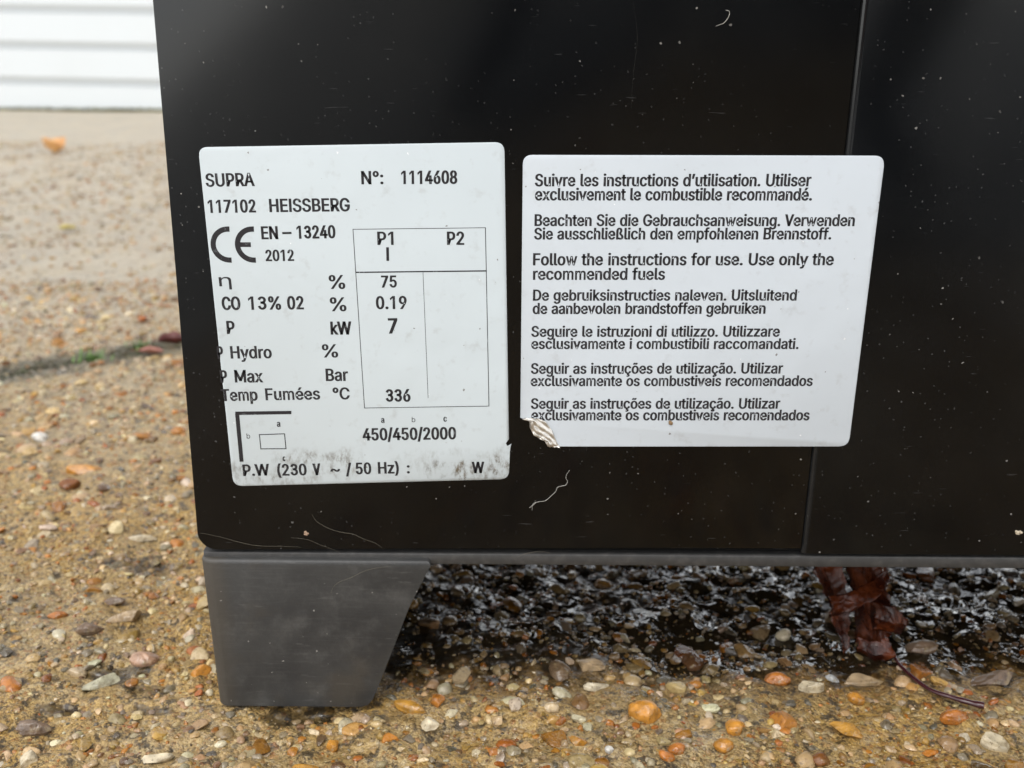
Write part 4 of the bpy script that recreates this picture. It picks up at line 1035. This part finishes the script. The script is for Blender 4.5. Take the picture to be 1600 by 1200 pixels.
# left flap: a plain hanging strip that narrows to a tip on the paving
sheet([[(.2405, .047, .0605), (.2470, .051, .0605), (.2570, .055, .0605)],
       [(.2440, .046, .0400), (.2500, .052, .0400), (.2590, .052, .0390)],
       [(.2510, .043, .0260), (.2560, .049, .0250), (.2615, .046, .0240)],
       [(.2550, .041, .0130), (.2590, .046, .0125), (.2622, .042, .0120)],
       [(.2606, .039, .0005), (.2612, .041, .0008), (.2622, .040, .0010)]], 1)
# roof-like fold that lies across the middle
sheet([[(.2490, .036, .0290), (.2570, .033, .0330), (.2660, .034, .0370), (.2730, .040, .0420)],
       [(.2500, .031, .0255), (.2590, .027, .0295), (.2680, .030, .0340), (.2745, .038, .0380)],
       [(.2515, .038, .0185), (.2600, .040, .0200), (.2670, .040, .0260), (.2730, .042, .0300)]], 3)
# main mass, pleated
sheet([[(.2590, .060, .0605), (.2640, .052, .0605), (.2690, .058, .0605), (.2725, .054, .0605)],
       [(.2610, .058, .0400), (.2660, .047, .0400), (.2710, .053, .0390), (.2750, .050, .0390)],
       [(.2655, .054, .0230), (.2700, .043, .0230), (.2740, .049, .0235), (.2775, .043, .0240)],
       [(.2670, .050, .0110), (.2715, .041, .0110), (.2760, .047, .0100), (.2805, .041, .0110)],
       [(.2672, .046, .0005), (.2710, .040, .0008), (.2750, .043, .0005), (.2785, .040, .0010)]], 5)
# right lobe, pointing sideways above the paving
sheet([[(.2710, .041, .0235), (.2760, .036, .0250), (.2815, .038, .0215)],
       [(.2715, .038, .0175), (.2775, .032, .0190), (.2850, .037, .0155)],
       [(.2730, .041, .0110), (.2780, .036, .0120), (.2825, .039, .0105)]], 7)
# rusty lower flap beside the stem
sheet([[(.2655, .040, .0085), (.2700, .034, .0095), (.2765, .034, .0105)],
       [(.2650, .038, .0040), (.2705, .031, .0045), (.2775, .032, .0050)],
       [(.2665, .040, .0004), (.2710, .033, .0004), (.2760, .033, .0015)]], 9)
lm = mesh_py('blade', V, F, True)
lm.set_sharp_from_angle(angle=R(28))
lb = link_mesh('blade', lm, leaf_mat('wet_dark_leaf', (.022, .004, .002), (.110, .025, .007), .15), dead)
md = lb.modifiers.new('thick', 'SOLIDIFY'); md.thickness = .00012
st = [(.2780, .052, .0075), (.2790, .040, .0030), (.2786, .0300, .0034), (.2786, .021, .0040), (.2827, .0078, .0042), (.2899, .0011, .0046), (.2960, -.0028, .0048), (.2990, -.0042, .0050)]
pts = smooth_path(st, 5); n = len(pts)
v_, f_ = tube(pts, [(.0006 + .0006 * (k / n) + .0014 * max(0, k / n - .55)) * (1 + .16 * math.sin(k * 2.3) * math.sin(k * .9)) for k in range(n)], 10, flat=.75)
link_mesh('stem', mesh_py('stem', v_, f_, True), mat_simple('leaf_stem', (.040, .009, .011), .25, nscale=500, var=.7), dead)

def flat_leaf(name, label, loc, length, width, curl, seed, mat, rotz, cat='leaf', tilt=0.0):
    rs = np.random.default_rng(seed); V, F = [], []; A, B = 20, 12
    for a in range(A + 1):
        t = a / A
        w = width * .5 * max(math.sin(math.pi * min(t * 1.02 + .01, 1)) ** .75, .02)
        for b in range(B + 1):
            s = b / B * 2 - 1
            x = (t - .5) * length; y = s * w
            z = curl * (s * s) * w * 1.6 + curl * .8 * length * (t - .5) ** 2 + .06 * length * mnoise.noise(Vector((x / length * 4 + seed, y / length * 4, 2.2)))
            V.append((x, y, z))
    for a in range(A):
        for b in range(B):
            k = a * (B + 1) + b; F.append((k, k + 1, k + B + 2, k + B + 1))
    zmin = min(v[2] for v in V)
    V = [(x, y, z - zmin) for x, y, z in V]
    root = empty(name, loc); root.rotation_euler = (tilt, 0, rotz)
    tag(root, label, cat)
    bl = bpy.data.objects.new('blade', mesh_py('blade', V, F, True)); COL.objects.link(bl); bl.data.materials.append(mat); bl.parent = root
    md = bl.modifiers.new('thick', 'SOLIDIFY'); md.thickness = length * .012
    e = Vector(V[B // 2]); pts = smooth_path([e, e + Vector((-length * .12, length * .02, 0)), e + Vector((-length * .25, length * .08, -e.z * .6))], 4)
    v_, f_ = tube(pts, length * .012, 6)
    sm = bpy.data.objects.new('stem', mesh_py('stem', v_, f_, True)); COL.objects.link(sm); sm.data.materials.append(mat); sm.parent = root
    return root
flat_leaf('fallen_leaf', 'curled orange leaf far off on the paving near the white door', (-1.04, 2.44, .003), .085, .055, .9, 4, leaf_mat('orange_leaf', (.42, .18, .05), (.60, .36, .14), .5), R(-35))
flat_leaf('fallen_leaf', 'small yellow green leaf scrap on the paving behind the stove', (-.505, 1.15, .003), .026, .016, .5, 5, leaf_mat('yellow_leaf', (.40, .33, .08), (.52, .44, .16), .5), R(20))
flat_leaf('fallen_leaf', 'dark red curled leaf at the slab joint beside the stove corner', (-.1690, .528, .001), .026, .015, .7, 6, leaf_mat('dark_red_leaf', (.070, .011, .009), (.13, .028, .02), .4), R(15), tilt=R(8))
flat_leaf('fallen_leaf', 'brownish red leaf lying in front of the dark red one at the joint', (-.1795, .497, .001), .026, .013, .4, 9, leaf_mat('faded_red_leaf', (.19, .065, .045), (.26, .11, .07), .5), R(-10))

# ------------------------------------------------------------------ moss in the joint, grass tufts
GREEN = leaf_mat('grass_green', (.07, .15, .025), (.16, .26, .06), .5)
def blades(n, spread, h, w, seed):
    rs = np.random.default_rng(seed); V, F = [], []
    for k in range(n):
        bx, by = rs.normal(0, spread), rs.normal(0, spread * .5)
        an = rs.uniform(0, 6.28); le = h * rs.uniform(.5, 1.1); bend = rs.uniform(.3, 1.2)
        d = Vector((math.cos(an), math.sin(an), 0)); sd = Vector((-d.y, d.x, 0)); b0 = len(V)
        for j in range(5):
            t = j / 4
            p = Vector((bx, by, 0)) + d * (bend * le * t * t) + Vector((0, 0, le * t * (1 - .35 * t * bend)))
            ww = w * (1 - t) ** .6 * .5 + 1e-5
            V += [p - sd * ww, p + sd * ww]
        F += [(b0 + 2 * j, b0 + 2 * j + 1, b0 + 2 * j + 3, b0 + 2 * j + 2) for j in range(4)]
    return V, F
for loc, lab, n, sp, seed in (((-.226, .482, -.003), 'small green grass tuft in the joint, nearer the left picture edge', 40, .0075, 1),
                              ((-.197, .520, -.003), 'small green grass tuft in the joint beside the dark red leaf', 34, .0060, 2)):
    v_, f_ = blades(n, sp, .014, .0018, seed)
    o = link_mesh('grass_tuft', mesh_py('grass_tuft', v_, f_, True), GREEN); o.location = loc
    tag(o, lab, 'grass', 'grass tufts in the joint')
rs = np.random.default_rng(5); V, F = [], []
for k in range(9000):
    t = rs.uniform(-.42, .42); off_ = rs.normal(0, .0075)
    x = JX + JD.x * (t + .06) - JD.y * off_; y = JY + JD.y * (t + .06) + JD.x * off_
    if vnoise(np.array([x]), np.array([y]), 40, 21)[0] < -.12: continue
    z = float(height(x, y)); s = rs.uniform(.0007, .0018); an = rs.uniform(0, 6.28); ti = rs.uniform(.2, 1.1)
    d = Vector((math.cos(an) * math.cos(ti), math.sin(an) * math.cos(ti), math.sin(ti))); sd = Vector((-math.sin(an), math.cos(an), 0)) * s * .5
    p = Vector((x, y, z)); b0 = len(V)
    V += [p - sd, p + sd, p + d * s * 1.6 + sd * .3, p + d * s * 1.6 - sd * .3]; F.append((b0, b0 + 1, b0 + 2, b0 + 3))
tag(link_mesh('moss', mesh_py('moss', V, F, False), leaf_mat('dark_moss', (.030, .036, .014), (.075, .085, .030), .7)), 'dark moss filling the joint between two slabs', 'moss', kind='stuff')

# ------------------------------------------------------------------ garage door across the paving
DW, DH = 4.2, 2.16
door = empty('garage_door', (-3.2, 4.962, 0))
door.rotation_euler = (0, R(.9), R(-4.5))
tag(door, 'white garage door with wide horizontal ribs, moss along its foot', 'garage door')
WHITE = Mat('white_door_paint')
wn = WHITE.math('MULTIPLY', WHITE.step(WHITE.noise(2.5, 5, .6), .45, .75), .12)
wz = WHITE.xyz()
WHITEM = WHITE.set(Base_Color=WHITE.mix(wn, (.505, .525, .53), (.44, .45, .435)), Roughness=.4)
prof = [(0.0, .012), (0.0, .138)]             # y, z: wide ribs, the foot of each sloping back
z = .138
while z < DH:
    prof += [(.021, z + .001), (.018, z + .003), (0.0, z + .041), (0.0, z + .167)]
    z += .167
V, F = [], []
for y, z_ in prof:
    V += [(-DW / 2, y, z_), (DW / 2, y, z_)]
for k in range(len(prof) - 1): F.append((2 * k, 2 * k + 1, 2 * k + 3, 2 * k + 2))
b0 = len(V); zt, zb = prof[-1][1], prof[0][1]
V += [(-DW / 2, .06, zb), (DW / 2, .06, zb), (DW / 2, .06, zt), (-DW / 2, .06, zt)]
F += [(b0 + 1, b0, b0 + 3, b0 + 2), (0, b0, b0 + 1, 1), (2 * len(prof) - 2, 2 * len(prof) - 1, b0 + 2, b0 + 3)]
def child(name, V, F, mat, parent, smooth=False):
    o = bpy.data.objects.new(name, mesh_py(name, V, F, smooth)); COL.objects.link(o); o.data.materials.append(mat); o.parent = parent
    return o
child('rib_panel', V, F, WHITEM, door)
def box(x0, x1, y0, y1, z0, z1):
    return [(x0, y0, z0), (x1, y0, z0), (x1, y1, z0), (x0, y1, z0), (x0, y0, z1), (x1, y0, z1), (x1, y1, z1), (x0, y1, z1)], \
           [(3, 2, 1, 0), (4, 5, 6, 7), (0, 1, 5, 4), (1, 2, 6, 5), (2, 3, 7, 6), (3, 0, 4, 7)]
child('bottom_seal', *box(-DW / 2, DW / 2, .004, .05, -.08, .0115), mat_simple('mossy_rubber', (.14, .13, .085), .8, nscale=14, var=.6), door)
for s in (-1, 1):
    xa = s * (DW / 2 + .035)
    child('door_frame', *box(xa - .032, xa + .032, -.02, .06, -.05, DH + .07), WHITEM, door)
garage = empty('garage', (-3.2, 5.044, 0)); garage.rotation_euler = (0, 0, R(-4.5))
tag(garage, 'brick garage building around the white ribbed door', 'building')
BR = Mat('garage_brick')
bk = BR.n('TexBrick', Vector=BR.n('Mapping', Vector=BR.coord(), Rotation=(R(90), 0, 0)), Color1=(.32, .13, .08), Color2=(.24, .10, .07), Mortar=(.42, .38, .33), Scale=1.0, Mortar_Size=.006, Brick_Width=.225, Row_Height=.075)
BRM = BR.set(Base_Color=bk, Roughness=.85)
V, F = [], []
for bx in (box(-2.9, -DW / 2 - .075, .0, 3.0, -.05, 2.7), box(DW / 2 + 0.075, 2.6, .0, 3.0, -.05, 2.7), box(-DW / 2 - .075, DW / 2 + .075, .0, 3.0, DH + .08, 2.7)):
    b0 = len(V); V += bx[0]; F += [tuple(b0 + j for j in f) for f in bx[1]]
child('wall', V, F, BRM, garage)
child('roof', *box(-3.05, 2.75, -.15, 3.1, 2.703, 2.85), mat_simple('roof_felt', (.09, .09, .09), .9, nscale=5), garage)
# moss strip at the door's foot
rs = np.random.default_rng(11); V, F = [], []
for k in range(5000):
    x = rs.uniform(-2.0, 2.0); y = -abs(rs.normal(0, .012)) - .004
    if vnoise(np.array([x]), np.array([0.0]), 6, 4)[0] < -.30: continue
    s = rs.uniform(.006, .014); an = rs.uniform(0, 6.28); ti = rs.uniform(.3, 1.3)
    d = Vector((math.cos(an) * math.cos(ti), math.sin(an) * math.cos(ti), math.sin(ti))); sd = Vector((-math.sin(an), math.cos(an), 0)) * s * .5
    p = Vector((x, y, 0)); b0 = len(V)
    V += [p - sd, p + sd, p + d * s * 1.5 + sd * .3, p + d * s * 1.5 - sd * .3]; F.append((b0, b0 + 1, b0 + 2, b0 + 3))
mo = link_mesh('moss', mesh_py('moss', V, F), leaf_mat('door_moss', (.10, .11, .035), (.20, .19, .08), .8)); mo.location = (-3.2, 4.962, 0); mo.rotation_euler = (0, 0, R(-4.5))
tag(mo, 'moss growing along the foot of the garage door', 'moss', kind='stuff')

# ------------------------------------------------------------------ the photographer, mirrored in the black panel
def make_person():
    P, E, RAD = [], [], []
    def add(p, r, parent=None):
        P.append(p); RAD.append(r)
        if parent is not None: E.append((parent, len(P) - 1))
        return len(P) - 1
    hips = add((.26, -1.02, .36), (.165, .125))
    waist = add((.25, -.95, .52), (.15, .115), hips)
    chest = add((.235, -.87, .70), (.17, .12), waist)
    coll = add((.225, -.81, .83), (.11, .08), chest)
    neck = add((.22, -.77, .90), (.055, .055), coll)
    chin = add((.215, -.725, .955), (.062, .072), neck)
    face = add((.21, -.705, 1.02), (.078, .098), chin)
    crown = add((.21, -.72, 1.09), (.068, .082), face)
    skin_from = []
    for s in (-1, 1):
        hp = add((.26 + s * .10, -1.00, .33), (.095, .095), hips)
        kn = add((.26 + s * .25, -.66, .47), (.068, .068), hp)
        sh = add((.26 + s * .23, -.76, .24), (.055, .06), kn)
        an = add((.26 + s * .20, -.86, .085), (.038, .042), sh)
        bl = add((.26 + s * .22, -.74, .040), (.042, .030), an)
        add((.26 + s * .23, -.66, .030), (.034, .022), bl)
        so = add((.225 + s * .175, -.82, .815), (.062, .062), coll)
        el = add((.190 + s * .235, -.62, .56), (.046, .046), so)
        wr = add((.143 + s * .085, -.435, .285), (.026, .030), el)
        pa = add((.143 + s * .078, -.395, .262), (.018, .030), wr)
        for k in range(4):                                   # four fingers round the phone's back edge
            dz = .030 - .019 * k; ln = (.9, 1.0, .95, .78)[k]
            f1 = add((.143 + s * .078, -.366, .250 + dz), (.0085, .0085), pa)
            f2 = add((.143 + s * (.078 - .006 * ln), -.347 + .003 * k, .248 + dz), (.008, .008), f1)
            add((.143 + s * (.078 - .024 * ln), -.342 + .002 * k, .247 + dz * .95), (.0068, .0068), f2)
        t1 = add((.143 + s * .064, -.382, .236), (.0105, .0105), pa)
        t2 = add((.143 + s * .050, -.370, .222), (.0092, .0092), t1)
        add((.143 + s * .036, -.368, .226), (.0078, .0078), t2)
    me = bpy.data.meshes.new('person'); me.from_pydata(P, E, []); me.update()
    o = bpy.data.objects.new('person', me); COL.objects.link(o)
    o.modifiers.new('skin', 'SKIN').use_smooth_shade = True
    if not me.skin_vertices: me.skin_vertices.new()
    for sv, r in zip(me.skin_vertices[0].data, RAD): sv.radius = r
    me.skin_vertices[0].data[0].use_root = True
    o.modifiers.new('sub', 'SUBSURF').levels = 2
    o.modifiers['sub'].render_levels = 2
    bpy.context.view_layer.update()
    m2 = bpy.data.meshes.new_from_object(o.evaluated_get(bpy.context.evaluated_depsgraph_get()))
    bpy.data.objects.remove(o)
    mats = [mat_simple('navy_jacket', (.010, .013, .020), .9, nscale=60), mat_simple('skin', (.50, .27, .19), .5), mat_simple('olive_trousers', (.050, .046, .034), .9, nscale=60), mat_simple('dark_shoes', (.012, .012, .012), .5)]
    for m in mats: m2.materials.append(m)
    for f in m2.polygons:
        c = f.center
        f.material_index = 1 if (c.z > .885 or c.y > -.43) else 3 if c.z < .095 else 2 if (c.z < .47 and not (c.y > -.62 and abs(c.x - .143) < .25 and c.z < .47)) else 0
    m2.shade_smooth()
    root = link_mesh('person', m2, None, None, (.26, -.85, 0))
    # short hair as a cap over the crown, nose and ears belong to the body's head
    bm = bmesh.new(); bmesh.ops.create_icosphere(bm, subdivisions=3, radius=1)
    bmesh.ops.delete(bm, geom=[v for v in bm.verts if v.co.z < -.15 or (v.co.y > .45 and v.co.z < .45)], context='VERTS')
    for v in bm.verts: v.co = Vector((.21 + v.co.x * .088, -.725 + v.co.y * .108, 1.055 + v.co.z * .085)) + mnoise.noise_vector(v.co * 6) * .006
    link_mesh('hair', bm_mesh('hair', bm, 180), mat_simple('dark_hair', (.03, .02, .014), .6), root)
    tag(root, 'person in a dark jacket crouching with a phone, mirrored dimly in the black panel', 'person')
    bm = prism([(.074, .205), (.214, .205), (.214, .275), (.074, .275)], -.366, -.3585)
    bevel_edges(bm, lambda e: True, .0022, 2)
    ph = link_mesh('phone', bm_mesh('phone', bm, 40), mat_simple('phone_glass', (.012, .015, .022), .15), None, (.144, -.362, .24))
    bm = bmesh.new(); bmesh.ops.create_cone(bm, cap_ends=True, segments=24, radius1=.008, radius2=.0075, depth=.003, matrix=Matrix.Translation((.1056, -.3570, .2409)) @ Matrix.Rotation(R(90), 4, 'X'))
    link_mesh('lens', bm_mesh('lens', bm, 40), mat_simple('lens_glass', (.02, .02, .025), .05), ph)
    tag(ph, 'dark phone held in both hands by the crouching person', 'phone')
make_person()
